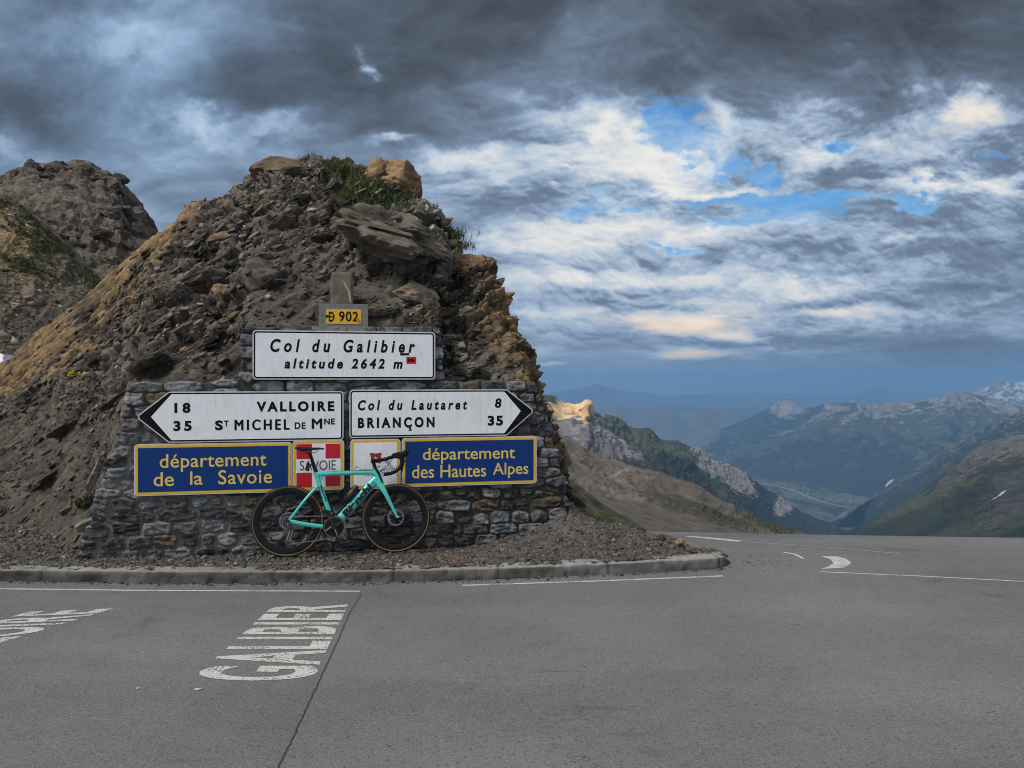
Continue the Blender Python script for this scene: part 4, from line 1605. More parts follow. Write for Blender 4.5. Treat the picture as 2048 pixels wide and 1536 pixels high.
# seat post, saddle
sp = MB()
flat_tube(sp, [bp(764, 424), bp(745, 380), bp(708, 262), bp(697, 240)], [.0185, .0175, .0150, .014], [.012, .012, .012, .012])
sp.box(bp(690, 232), (.045, .03, .018))
sp.build('seat_post', carb_m, bike)
V, Fs = [], []
prof = [(550, 176, .060, .006), (562, 178, .070, .012), (600, 186, .070, .017), (650, 190, .058, .017), (700, 190, .040, .015), (750, 187, .027, .012), (800, 185, .021, .010), (832, 188, .019, .008), (842, 193, .012, .005)]
m_ = 18
for cx, cy, hw, th in prof:
    q = bp(cx, cy)
    for k in range(m_):
        a_ = 2 * math.pi * k / m_
        sx = math.cos(a_)
        V.append((q.x, sx * hw, q.z + math.sin(a_) * th - (sx ** 2) * (.012 if hw > .03 else .004)))
for i in range(len(prof) - 1):
    for k in range(m_):
        Fs.append((i * m_ + k, i * m_ + (k + 1) % m_, (i + 1) * m_ + (k + 1) % m_, (i + 1) * m_ + k))
Fs += [tuple(range(m_)), tuple((len(prof) - 1) * m_ + k for k in range(m_))]
saddle = mesh_np('saddle', V, Fs, tape_m, parent=bike)
rl = MB()
for e in (-1, 1):
    rl.tube(spl([bp(600, 205, e * .022), bp(650, 225, e * .022), bp(730, 228, e * .022), bp(790, 205, e * .018)], 5), .0035, 8)
rl.build('saddle_rail', dark_steel_m, saddle)
lt = MB()
lt.box(bp(678, 372), (.030, .024, .075))
lt.box(bp(700, 350), (.05, .022, .014))
lt.build('rear_light', gloss_m, bike)

# cockpit: stem, bar, hoods, levers
st_ = MB()
flat_tube(st_, [bp(1352, 385), bp(1338, 340), bp(1324, 300)], .0165, .0165, 16)
flat_tube(st_, [bp(1312, 305), bp(1340, 303), bp(1400, 300), bp(1455, 294)], [.018, .018, .0165, .0185], [.018, .018, .015, .019])
st_.build('stem', carb_m, bike)
hbm = MB()
Bc = bp(1455, 292)
for e in (-1, 1):
    o2 = lambda cx, cy, y: Vector((bp(cx, cy).x, e * y, bp(cx, cy).z))
    hbm.tube(spl([o2(1455, 292, 0), o2(1455, 290, .08), o2(1458, 287, .15), o2(1475, 279, .192), o2(1520, 268, .203), o2(1572, 272, .206), o2(1592, 305, .208), o2(1585, 355, .211), o2(1548, 400, .214), o2(1490, 428, .215), o2(1420, 440, .215)], 5), .0175, 12)
hbm.build('handlebar', tape_m, bike)
for e in (-1, 1):
    o2 = lambda cx, cy, y: Vector((bp(cx, cy).x, e * y, bp(cx, cy).z))
    hd = MB()
    pts = spl([o2(1500, 262, .203), o2(1545, 252, .205), o2(1590, 252, .206), o2(1620, 240, .206), o2(1638, 222, .205), o2(1646, 210, .204)], 4)
    hd.tube(pts, list(zip(np.interp(np.linspace(0, 1, 21), [0, .4, .7, .9, 1], [.020, .031, .029, .026, .016]), [.016] * 21)), 12, up=(0, 1, 0))
    hood = hd.build('brake_hood', tape_m, bike)
    lv = MB()
    lv.tube(spl([o2(1610, 265, .206), o2(1612, 320, .208), o2(1600, 375, .212), o2(1588, 432, .214)], 5), list(zip([.011] * 6 + [.008] * 10, [.006] * 16)), 10, up=(0, 1, 0))
    lv.build('brake_lever', gloss_m, hood)
    ca_ = MB()
    ca_.tube(spl([o2(1520, 268, .200), o2(1480, 330, .14), o2(1440, 390, .06), o2(1395, 420, .012)], 6), .0026, 6)
    ca_.build('brake_cable', gloss_m, hood)

# drivetrain
YD = -.055
ck = MB()
crc = Vector((BB.x, 0, BB.z))
ck.ring(.101, [(0, YD - .002), (0, YD + .002), (-.012, YD + .002), (-.012, YD - .002)], 100, tuple(crc))
for k in range(50):
    a_ = 2 * math.pi * k / 50
    ck.box(crc + Vector((math.cos(a_) * .1025, YD, math.sin(a_) * .1025)), (.005, .003, .005), Matrix.Rotation(-a_, 3, 'Y'))
ck.ring(.045, [(.045, YD - .001), (.045, YD + .003), (-.02, YD + .003), (-.02, YD - .001)], 64, tuple(crc))
ck.ring(.074, [(.0165, YD + .003), (.0165, YD + .009), (0, YD + .009), (-.004, YD + .005)], 64, tuple(crc))
chainring = ck.build('chainring', carb_m, bike)
sr = MB()
sr.ring(.094, [(0, YD - .0045), (0, YD - .002), (-.003, YD - .002), (-.003, YD - .0045)], 80, tuple(crc))
sr.build('ring_edge', steel_m, chainring)
ca_ = MB()
for k in range(4):
    a_ = k * math.pi / 2 + .5
    flat_tube(ca_, [crc + Vector((0, YD - .006, 0)), crc + Vector((math.cos(a_) * .092, YD - .003, math.sin(a_) * .092))], [.024, .012], [.006, .004])
ca_.tube([crc + Vector((0, YD - .020, 0)), crc + Vector((0, .06, 0))], .021, 20)
d_ = (bp(1005, 1150) - BB)
d_.y = 0
d_ = d_.normalized() * .172
flat_tube(ca_, [crc + Vector((0, YD - .014, 0)), crc + d_ * .5 + Vector((0, YD - .022, 0)), crc + d_ + Vector((0, YD - .024, 0))], [.019, .013, .014], [.009, .008, .008])
crank = ca_.build('crank_arm', gloss_m, bike)
cl = MB()
flat_tube(cl, [crc + d_ * .12 + Vector((0, YD - .0245, 0)), crc + d_ * .55 + Vector((0, YD - .031, 0))], [.003, .002], .0015)
cl.build('crank_highlight_strip', steel_m, crank)
lc = MB()
flat_tube(lc, [crc + Vector((0, .06, 0)), crc - d_ + Vector((0, .072, 0))], [.019, .014], [.009, .008])
lc.build('crank_arm', gloss_m, bike)
for sgn, yy in ((1, YD - .060), (-1, .105)):
    pd = MB()
    q = crc + d_ * sgn
    pd.tube([q + Vector((0, YD - .02 if sgn > 0 else .075, 0)), q + Vector((0, yy, 0))], .006, 8)
    M3 = Matrix.Rotation(math.radians(20), 3, 'Y')
    pd.box(q + Vector((.0, yy + (.006 if sgn > 0 else -.006), 0)), (.075, .050, .016), M3)
    pd.box(q + Vector((.03, yy + (.006 if sgn > 0 else -.006), -.012)), (.022, .044, .016), M3)
    pd.build('pedal', tape_m, bike)
cs = MB()
for k in range(9):
    r_ = .022 + k * .0042
    cs.ring(r_, [(0, -.046 + k * .0028), (0, -.0445 + k * .0028), (-.010, -.0445 + k * .0028), (-.010, -.046 + k * .0028)], 40, tuple(RH))
cs.build('cassette', dark_steel_m, bike)
rd = MB()
J0, J1 = Vector((bp(515, 962).x, -.062, bp(515, 962).z)), Vector((bp(484, 1108).x, -.06, bp(484, 1108).z))
rd.tube(spl([Vector((RH.x + .004, -.062, RH.z - .006)), J0 + Vector((-.03, -.012, .004)), J0 + Vector((-.004, -.014, -.004))], 5), .013, 10)
for q, r_ in ((J0, .026), (J1, .024)):
    rd.ring(r_, [(0, -.002), (0, .002), (-.010, .002), (-.010, -.002)], 22, tuple(q))
    rd.tube([q + Vector((0, -.006, 0)), q + Vector((0, .006, 0))], .007, 10)
flat_tube(rd, [J0 + Vector((.010, -.008, 0)), J1 + Vector((.004, -.008, 0))], [.010, .008], .0018)
derail = rd.build('rear_derailleur', dark_steel_m, bike)
rd = MB()
flat_tube(rd, [J0 + Vector((-.010, -.0105, -.02)), J1 + Vector((-.012, -.0105, .01))], [.0035, .0035], .0012)
flat_tube(rd, [J0 + Vector((.016, -.0105, -.03)), J1 + Vector((.012, -.0105, 0))], [.003, .003], .0012)
rd.build('derailleur_cage', steel_m, derail)
fd = MB()
fd.box(bp(878, 822, -.03), (.055, .05, .040), Matrix.Rotation(.3, 3, 'Y'))
flat_tube(fd, spl([bp(850, 846, -.055), bp(900, 850, -.055), bp(940, 862, -.055)], 4), .012, .008)
fd.build('front_derailleur', gloss_m, bike)
ch = MB()
yc = YD - .0005
r1_, r2_ = .0575, .1030
def arc(c_, r_, a0, a1, n=20):
    return [Vector((c_.x + math.cos(math.radians(a0 + (a1 - a0) * k / n)) * r_, yc, c_.z + math.sin(math.radians(a0 + (a1 - a0) * k / n)) * r_)) for k in range(n + 1)]


J0c, J1c = Vector((J0.x, yc, J0.z)), Vector((J1.x, yc, J1.z))
path = arc(RH, .046, 205, 88, 16) + arc(crc, r2_, 97, -98, 30) + [J1c + Vector((.006, 0, -.0265)), J1c + Vector((-.016, 0, -.021)), J1c + Vector((-.026, 0, 0)), J1c + Vector((-.014, 0, .024)), J0c + Vector((.022, 0, -.016)), J0c + Vector((.026, 0, .006)), J0c + Vector((.010, 0, .028)), J0c + Vector((-.035, 0, .028))]
ch.tube(path, [(.0042, .003)] * len(path), 8, up=(0, 1, 0))
ch.build('chain', chain_m, bike)
# brake callipers
for nm, q, M_ in (('brake_calliper', bp(1520, 880, .045), Matrix.Rotation(.9, 3, 'Y')), ('brake_calliper', bp(560, 900, .045), Matrix.Rotation(.2, 3, 'Y'))):
    bc = MB()
    bc.box(q, (.060, .030, .034), M_)
    bc.box(q + Vector((.01, -.012, .006)), (.03, .012, .04), M_)
    bc.build(nm, gloss_m, bike)
# bottle cage + bottle
cg = MB()
ax = (bp(1200, 672) - bp(1010, 880)).normalized()
nn = Vector((-ax.z, 0, ax.x))
b0 = bp(1030, 742)
for e in (-1, 1):
    cg.tube(spl([bp(1085, 775, 0), b0 + Vector((0, e * .030, 0)) + nn * .01, b0 + ax * .07 + Vector((0, e * .036, 0)) + nn * .03, b0 + ax * .10 + Vector((0, e * .02, 0)) + nn * .06], 5), .0035, 8)
cg.build('bottle_cage', carb_m, bike)
bt = MB()
c0, c1 = bp(1062, 702), bp(1172, 556)
axb = (c1 - c0).normalized()
L_ = (c1 - c0).length
bt.tube([c0, c0 + axb * .006, c0 + axb * L_ * .55, c0 + axb * L_ * .62, c0 + axb * L_ * .70, c0 + axb * L_ * .82, c0 + axb * L_ * .84, c0 + axb * L_ * .93, c0 + axb * L_], [.029, .034, .034, .031, .034, .033, .027, .026, .022], 24)
bo = bt.build('water_bottle', simple('bottle_plastic', (.02, .02, .022), .45, dirt=.2), None)
bo.data.transform(Matrix.Translation(-c0))
bo.matrix_world = BM @ Matrix.Translation(c0)
tag(bo, 'short black bottle held in the bicycle frame cage', 'bottle')

# ================================================================== DISTANT LAND
VALLEY = -970.0


def foot(px, py):
    """a point on the valley floor seen at this pixel"""
    return at(px, py, (VALLEY - 12 - CZ) / ((HZ - py) / F))


def land(name, pairs, n, m_, colour, amp, gully=1.0, seed=0, back=1.0, sig=1.5, fine_scale=None, var=.55, bump=.35, crestamp=.35, blocks=0.0):
    """mountain side between a foot curve and a crest curve, with a back slope; amp = relief as a share of the mean distance"""
    G, s_, t_ = loft_base([a for a, b_ in pairs], [b_ for a, b_ in pairs], n, m_, sig)
    D = float(np.mean(G[:, -1, 1]))
    R_ = G[:, -1]
    H = float(np.mean(np.abs(G[:, -1, 2] - G[:, 0, 2]))) + .02 * D
    nb_ = max(12, m_ // 4)
    tb_ = np.linspace(0, 1, nb_ + 1)[1:]
    Gb_ = R_[:, None] + np.stack([tb_ * 0, tb_ * H * 1.6, -tb_ ** 1.2 * H * 1.1], -1)[None] * back
    G = np.concatenate([G, Gb_], 1)
    tt_ = np.concatenate([t_, 1 + tb_])[None, :] * np.ones((n, 1))
    N_ = grid_normals(np.stack([smooth1(G[:, j], 6) for j in range(G.shape[1])], 1))
    if N_[n // 2, m_ // 2, 2] < 0:
        N_ = -N_
    q = G / D
    # gullies run down the slope: stretch the noise along t
    arc_ = np.concatenate([[0], np.cumsum(np.linalg.norm(np.diff(R_, axis=0), axis=1))]) / D
    su = arc_[:, None] * np.ones_like(tt_)
    P1 = np.stack([su * 26 + fbm(q * 9, 3, seed + 1) * .8, tt_ * 1.6 + seed, su * 0], -1)
    P2 = np.stack([su * 90 + fbm(q * 26, 3, seed + 2) * 1.2, tt_ * 3.5 + seed, su * 0], -1)
    g1_ = ridged(P1, 4, seed + 3) - .45
    g2_ = ridged(P2, 4, seed + 4) - .45
    bg_ = fbm(q * 12 + seed, 5, seed + 5)
    fn_ = fbm(q * 110 + seed, 5, seed + 6, .6)
    w_ = np.clip(tt_ * 2.2, 0, 1) * np.where(tt_ > .93, np.clip(crestamp + (1 - np.clip(np.abs(tt_ - 1) / .07, 0, 1)) * 0 + np.clip(np.abs(tt_ - 1) / .07, 0, 1) * (1 - crestamp), 0, 1), 1)
    d_ = (bg_ * .9 + g1_ * gully + g2_ * .38 * gully + fn_ * .10) * amp * D * w_
    if blocks:
        k1 = voro(q * np.array([38, 38, 55]) + fbm(q * 60, 3, seed + 8)[..., None] * .4, seed + 9)
        k2 = voro(q * np.array([110, 110, 160]) + seed, seed + 10)
        d_ += ((k1[2] - .5) * .9 + (k2[2] - .5) * .35 + sm(k1[1] - k1[0], 0, .12) * .25) * blocks * amp * D * np.clip(w_, .5, 1)
    px_ = to_px(G)
    G = G + N_ * d_[..., None]
    f_ = dict(px=px_[..., 0], py=px_[..., 1], t=tt_, s=s_[:, None] * np.ones_like(tt_), g1=g1_, g2=g2_, big=bg_, fine=fn_, q=q, N=N_, seed=seed)
    col_ = np.clip(colour(f_), .008, .8)
    mat_ = attr_mat(name + '_ground', fine_scale or 300.0 / D, bump, var=var, rough=.95, fine2=(fine_scale or 300.0 / D) * 5, bdist=.003 * D)
    o_ = tag(mesh_np(name, G, grid_faces(n, G.shape[1]), mat_, col_.reshape(-1, 3)), kind='structure')
    f_['col'] = col_
    return o_, G, f_


def mixc(a_, b_, k):
    return a_ * (1 - k[..., None]) + np.asarray(b_) * k[..., None]


def E(f_, cx, cy, rx, ry, rot=0, soft=.4, nz=.3):
    c_, s_ = math.cos(math.radians(rot)), math.sin(math.radians(rot))
    a_ = ((f_['px'] - cx) * c_ + (f_['py'] - cy) * s_) / rx
    b_ = (-(f_['px'] - cx) * s_ + (f_['py'] - cy) * c_) / ry
    return sm(1 - np.hypot(a_, b_) + (f_['fine'] + f_['big'] * .4) * nz, 0, soft)


ROCK, FOREST, MEADOW, SCREE = np.array([.30, .275, .27]), np.array([.017, .029, .026]), np.array([.085, .110, .045]), np.array([.138, .116, .096])
one = lambda f_: np.ones(f_['t'].shape)


# -- 1: the brown scree slope just beyond the road
def c1(f_):
    c_ = one(f_)[..., None] * SCREE
    streak = ridged(np.stack([f_['s'] * 40 + f_['t'] * 6, f_['t'] * 2, f_['s'] * 0], -1), 4, 301) - .5
    rill = ridged(np.stack([f_['s'] * 130 + f_['t'] * 14 + f_['fine'] * .5, f_['t'] * 5, f_['s'] * 0], -1), 3, 305) - .5
    c_ = c_ * (1 + .40 * streak + .40 * f_['fine'] + .45 * rill)[..., None]
    c_ = mixc(c_, (.115, .095, .080), sm(f_['px'] + f_['big'] * 90, 1290, 1420) * .8)
    gr_ = np.clip(E(f_, 1330, 1000, 70, 26, 25) + E(f_, 1420, 1040, 90, 20, 12) + E(f_, 1310, 985, 40, 14, 10) + E(f_, 1540, 1045, 80, 22, 25), 0, 1) * sm(f_['big'] * .5 + f_['fine'] + .35, -.1, .5)
    c_ = mixc(c_, (.040, .047, .024), gr_ * .85)
    c_ = mixc(c_, (.24, .20, .165), (E(f_, 1270, 1030, 90, 40, 20) * .35))
    path_ = np.exp(-((f_['py'] - (985 - (f_['px'] - 1190) * .55 + 6 * np.sin(f_['px'] / 17))) / 2.2) ** 2) * sm(f_['px'], 1140, 1150) * sm(f_['px'], 1182, 1172)
    path_ += np.exp(-((f_['py'] - (950 - 10 * np.sin((f_['px'] - 1205) / 34))) / 2.0) ** 2) * sm(f_['px'], 1203, 1210) * sm(f_['px'], 1262, 1255)
    c_ = mixc(c_, (.33, .28, .23), np.clip(path_, 0, 1) * .7)
    c_ = mixc(c_, (.55, .55, .56), E(f_, 1284, 973, 4.5, 3.4, 30, .2, .5))
    return c_


land('hillside', [(at(560, 1110, 60), at(560, 800, 345)), (at(800, 1110, 60), at(820, 790, 340)), (at(960, 1110, 60), at(970, 808, 335)), (at(1040, 1110, 60), at(1050, 835, 330)), (at(1110, 1110, 60), at(1110, 864, 320)), (at(1200, 1112, 60), at(1185, 907, 320)), (at(1280, 1112, 65), at(1262, 937, 310)),
                  (at(1360, 1112, 70), at(1330, 952, 300)), (at(1420, 1112, 75), at(1385, 966, 300)), (at(1480, 1112, 80), at(1450, 1002, 280)), (at(1540, 1112, 90), at(1520, 1042, 250)),
                  (at(1600, 1112, 100), at(1590, 1068, 220)), (at(1680, 1122, 110), at(1680, 1104, 200)), (at(1760, 1160, 110), at(1760, 1145, 200))], 640, 220, c1, .0065, .7, 300, crestamp=.5)


# -- 0: green bank close behind the wall's right end
def c0(f_):
    c_ = one(f_)[..., None] * np.array([.048, .052, .024])
    c_ = mixc(c_, (.10, .085, .062), sm(f_['fine'] + f_['big'] * .4, .0, .5) * .7)
    return c_ * (1 + .4 * f_['fine'])[..., None]


land('grass_bank', [(at(600, 1110, 14), at(640, 800, 52)), (at(850, 1110, 13.5), at(880, 835, 49)), (at(1040, 1110, 13), at(1060, 900, 46)), (at(1110, 1112, 13), at(1130, 952, 44)), (at(1170, 1114, 13.5), at(1182, 994, 42)), (at(1230, 1114, 14), at(1240, 1028, 40)),
                    (at(1280, 1114, 15), at(1290, 1056, 38)), (at(1330, 1116, 16), at(1335, 1078, 36)), (at(1400, 1130, 17), at(1400, 1112, 34))], 220, 90, c0, .006, .5, 340, fine_scale=6, var=.6, bump=.5)


# -- 2: ridge with rock towers painted as sunlit, meadows and forest
def c2(f_):
    g1_, g2_, bg_, fn_ = f_['g1'], f_['g2'], f_['big'], f_['fine']
    c_ = one(f_)[..., None] * np.array([.056, .070, .046])
    c_ = mixc(c_, FOREST * 1.2, sm(bg_ + fn_ * .7 + (f_['px'] - 1380) / 260, -.25, .25) * .95)
    rock = np.clip(E(f_, 1140, 865, 95, 70, 30) + E(f_, 1220, 900, 90, 40, 28) + E(f_, 1300, 925, 40, 18, 30) * .6, 0, 1)
    lil = np.array([.205, .190, .185])
    c_ = mixc(c_, lil * (1 + .55 * g2_ + .35 * fn_)[..., None], rock)
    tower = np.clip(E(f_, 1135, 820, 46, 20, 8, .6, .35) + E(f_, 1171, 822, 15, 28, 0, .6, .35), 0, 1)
    c_ = mixc(c_, np.array([.84, .50, .25]) * (1 + .5 * g2_ + .4 * fn_)[..., None], np.clip(tower * 1.2, 0, 1))  # golden sunlight on the tower tops, put into the rock colour
    c_ = mixc(c_, (.14, .115, .13), E(f_, 1210, 905, 40, 24, 30) * .8)
    slide = E(f_, 1437, 930, 80, 22, 37, .25, .35)
    slide = np.maximum(slide, E(f_, 1470, 958, 52, 22, 40, .25, .35))
    c_ = mixc(c_, np.array([.215, .195, .185]) * (1 + .6 * g2_)[..., None], slide)
    c_ = mixc(c_, (.30, .28, .27), E(f_, 1568, 1010, 18, 22, 30, .3, .5) * .8)
    mead = np.clip(E(f_, 1330, 895, 60, 14, 30) + E(f_, 1345, 915, 40, 14, 30) * .6 + E(f_, 1270, 870, 60, 14, 25), 0, 1)
    c_ = mixc(c_, (.082, .092, .054), mead * .8)
    frst = np.clip(E(f_, 1330, 935, 60, 26, 20, .25, .5) + E(f_, 1400, 975, 70, 22, 30, .25, .4) + E(f_, 1270, 935, 40, 14, 20, .25, .5), 0, 1)
    c_ = mixc(c_, FOREST, frst * .9)
    return c_ * (1 + .25 * fn_)[..., None]


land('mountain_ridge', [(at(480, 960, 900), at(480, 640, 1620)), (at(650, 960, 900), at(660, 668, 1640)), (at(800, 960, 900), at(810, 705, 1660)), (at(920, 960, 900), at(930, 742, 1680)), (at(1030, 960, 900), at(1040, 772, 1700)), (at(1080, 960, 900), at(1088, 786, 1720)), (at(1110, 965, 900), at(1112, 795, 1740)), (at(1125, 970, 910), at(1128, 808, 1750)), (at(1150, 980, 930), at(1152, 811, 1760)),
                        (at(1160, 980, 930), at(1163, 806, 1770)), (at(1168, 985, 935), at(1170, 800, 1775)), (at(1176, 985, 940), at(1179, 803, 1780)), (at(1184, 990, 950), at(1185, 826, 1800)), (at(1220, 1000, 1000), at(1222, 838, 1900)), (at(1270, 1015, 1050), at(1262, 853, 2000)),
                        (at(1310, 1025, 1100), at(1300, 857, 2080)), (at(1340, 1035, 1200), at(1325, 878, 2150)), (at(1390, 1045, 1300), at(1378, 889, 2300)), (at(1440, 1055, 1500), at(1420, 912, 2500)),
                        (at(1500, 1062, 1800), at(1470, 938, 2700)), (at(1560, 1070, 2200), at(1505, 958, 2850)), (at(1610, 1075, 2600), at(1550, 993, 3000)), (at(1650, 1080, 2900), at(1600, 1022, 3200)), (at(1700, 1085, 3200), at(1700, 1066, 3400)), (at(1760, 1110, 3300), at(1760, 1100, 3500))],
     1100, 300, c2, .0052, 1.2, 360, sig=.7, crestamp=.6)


# -- 3: dark green slope on the right
def c3(f_):
    g1_, g2_, bg_, fn_ = f_['g1'], f_['g2'], f_['big'], f_['fine']
    band = ridged(np.stack([(f_['px'] * .5 + f_['py']) / 60 + fn_ * .3, (f_['px'] - f_['py']) / 400, bg_ * 0], -1), 4, 381) - .5
    c_ = one(f_)[..., None] * np.array([.026, .035, .019])
    c_ = mixc(c_, FOREST * .8, sm(band + fn_ * .9 + bg_ * .4, -.1, .3) * .9)
    c_ = mixc(c_, (.046, .054, .029), sm(-band - fn_ * .5 + .1, .0, .4) * .6)
    rk = sm(f_['t'] + fn_ * .25 + bg_ * .1, .60, .82) * sm(f_['px'], 1850, 1900)
    c_ = mixc(c_, np.array([.115, .105, .098]) * (1 + .5 * g2_)[..., None], rk * .9)
    dk_ = E(f_, 2020, 1000, 90, 60, -30)
    c_ = mixc(c_, np.array([.055, .055, .052]) * (1 + .6 * g2_)[..., None], dk_ * .85)
    ol = np.clip(E(f_, 1830, 1010, 110, 14, -24) + E(f_, 1900, 975, 90, 12, -24), 0, 1)
    c_ = mixc(c_, (.075, .078, .036), ol * .6)
    c_ = mixc(c_, (.55, .57, .60), E(f_, 1994, 985, 20, 3, -30, .3, .3))
    rill = ridged(np.stack([(f_['px'] * .45 + f_['py']) / 16 + fn_ * .6, (f_['px'] - f_['py']) / 160, f_['t'] * 0], -1), 3, 385) - .5
    return c_ * (1 + .45 * fn_ + .55 * rill)[..., None]


land('green_slope', [(at(1690, 1100, 1500), at(1680, 1070, 2100)), (at(1740, 1100, 1300), at(1745, 1038, 2050)), (at(1790, 1100, 1150), at(1800, 1010, 2000)), (at(1840, 1100, 1000), at(1850, 983, 1950)), (at(1890, 1100, 900), at(1888, 955, 1900)), (at(1930, 1102, 850), at(1915, 932, 1850)),
                     (at(1970, 1104, 800), at(1950, 905, 1800)), (at(2000, 1106, 780), at(1985, 880, 1750)), (at(2048, 1110, 760), at(2040, 868, 1700)), (at(2150, 1120, 700), at(2150, 842, 1650)), (at(2300, 1130, 650), at(2300, 800, 1600))],
     420, 260, c3, .0050, .9, 400, crestamp=.5)


# -- 4: dark ridge behind it
def c4(f_):
    c_ = one(f_)[..., None] * FOREST * 1.3
    c_ = mixc(c_, np.array([.11, .105, .10]) * (1 + .6 * f_['g2'])[..., None], sm(f_['t'] + f_['fine'] * .4 + f_['g2'] * .3, .80, 1.0) * .8)
    sp_ = sm(f_['fine'] + f_['g1'] * .5, .38, .6) * sm(f_['t'], .25, .5)
    c_ = mixc(c_, (.17, .16, .14), sp_ * .7)
    return c_


land('mountain_ridge', [(foot(1640, 1062), at(1660, 1046, 4700)), (foot(1720, 1050), at(1735, 1003, 4600)), (at(1800, 1010, 3200), at(1795, 965, 4500)), (at(1850, 1000, 3000), at(1850, 928, 4400)), (at(1900, 990, 2900), at(1895, 890, 4300)), (at(1950, 980, 2800), at(1945, 862, 4250)),
                        (at(2000, 970, 2750), at(1990, 842, 4200)), (at(2060, 960, 2700), at(2060, 815, 4150)), (at(2200, 950, 2700), at(2200, 765, 4100))], 380, 140, c4, .006, .9, 430)


# -- 5: the long blue mountain across the valley
def c5(f_):
    g1_, g2_, bg_, fn_ = f_['g1'], f_['g2'], f_['big'], f_['fine']
    c_ = one(f_)[..., None] * FOREST * 1.2
    hi_ = f_['t'] + fn_ * .22 + g1_ * .35 + bg_ * .12 + np.exp(-((f_['px'] - 1890) / 110) ** 2) * .12
    rk = sm(hi_ - .22 * sm(f_['px'], 1700, 1500) + g2_ * .25, .84, 1.0)
    c_ = mixc(c_, np.array([.17, .155, .150]) * (1 + 1.1 * g2_ + .4 * fn_)[..., None], rk)  # rock darkened: the cloud shadow is put into its colour
    c_ = mixc(c_, np.array([.068, .080, .060]), sm(hi_, .56, .66) * (1 - rk) * .7)
    clear = sm(fn_ + g2_ * .6 + bg_ * .2, .42, .62) * sm(f_['t'], .05, .3)
    c_ = mixc(c_, (.13, .125, .11), clear * .45)
    sn = sm(fn_ - g2_ * .8, .50, .62) * sm(f_['t'], .80, .92) * sm(f_['px'], 1760, 1850)
    c_ = mixc(c_, (.70, .72, .75), sn * .35)
    c_ = mixc(c_, (.60, .62, .64), E(f_, 1778, 968, 9, 2.2, -36, .3, .8) * .7)
    return c_


land('mountain', [(foot(1380, 955), at(1400, 925, 8600)), (foot(1450, 955), at(1460, 905, 8500)), (foot(1500, 957), at(1530, 885, 8400)), (foot(1550, 960), at(1580, 862, 8300)), (foot(1600, 968), at(1630, 838, 8200)), (foot(1650, 980), at(1665, 822, 8100)), (foot(1700, 992), at(1705, 813, 8000)),
                  (foot(1740, 1000), at(1755, 806, 7900)), (foot(1780, 1008), at(1790, 806, 7850)), (foot(1810, 1015), at(1822, 800, 7800)), (foot(1840, 1020), at(1850, 797, 7700)), (foot(1870, 1028), at(1880, 790, 7650)), (foot(1890, 1030), at(1908, 781, 7600)), (foot(1910, 1034), at(1930, 785, 7600)), (foot(1940, 1036), at(1962, 790, 7550)),
                  (foot(1980, 1040), at(2000, 800, 7500)), (foot(2040, 1044), at(2048, 806, 7400)), (foot(2200, 1050), at(2200, 780, 7200))], 760, 300, c5, .0085, 1.2, 460, sig=1.2, crestamp=.7)


def c6(f_):
    c_ = one(f_)[..., None] * FOREST * 1.3
    rk = np.clip(E(f_, 1575, 815, 48, 20, 0, .4, .4) + E(f_, 1663, 812, 22, 11, 0, .4, .4) + E(f_, 1706, 803, 14, 7, 0, .4, .4), 0, 1)
    c_ = mixc(c_, np.array([.26, .24, .235]) * (1 + .5 * f_['g2'])[..., None], rk)  # pale rock toned down, cloud shadow included in the colour
    c_ = mixc(c_, (.25, .24, .2), sm(f_['fine'] + f_['g2'] * .5, .4, .6) * .5)
    return c_


land('mountain', [(foot(1330, 935), at(1350, 893, 11500)), (foot(1380, 936), at(1400, 876, 11400)), (foot(1430, 938), at(1445, 858, 11300)), (foot(1480, 940), at(1490, 840, 11200)), (foot(1510, 942), at(1522, 824, 11100)), (foot(1535, 942), at(1545, 806, 11000)), (foot(1560, 943), at(1562, 798, 11000)), (foot(1580, 943), at(1580, 797, 11000)), (foot(1600, 944), at(1602, 808, 11000)),
                  (foot(1625, 944), at(1625, 815, 11000)), (foot(1645, 944), at(1648, 806, 11000)), (foot(1665, 944), at(1668, 803, 11000)), (foot(1690, 944), at(1690, 808, 11000)), (foot(1705, 944), at(1706, 798, 11000)), (foot(1725, 945), at(1728, 812, 11000)), (foot(1800, 945), at(1800, 830, 11000))], 420, 150, c6, .005, 1.0, 490, sig=1.2, crestamp=.6)


# -- snowy peaks at the right edge, in front of the farthest chain
def c7(f_):
    c_ = one(f_)[..., None] * np.array([.15, .145, .15]) * (1 + .7 * f_['g2'])[..., None]
    return mixc(c_, (.50, .52, .55), sm(f_['fine'] - f_['g2'] + f_['big'] * .3, .22, .42) * .9)


land('mountain', [(at(1880, 860, 11000), at(1900, 800, 12600)), (at(1930, 860, 11000), at(1940, 788, 12500)), (at(1960, 860, 11000), at(1968, 777, 12500)), (at(1985, 860, 11000), at(1990, 768, 12400)), (at(2005, 860, 11000), at(2008, 762, 12400)), (at(2020, 860, 11000), at(2024, 768, 12400)), (at(2060, 860, 11000), at(2060, 758, 12300)), (at(2200, 860, 11000), at(2200, 762, 12000))], 260, 90, c7, .004, 1.1, 520, sig=1, crestamp=.7)


# -- 8: farthest chain, almost lost in the air
def c8(f_):
    return one(f_)[..., None] * np.array([.12, .13, .12]) * (1 + .5 * f_['g1'])[..., None]


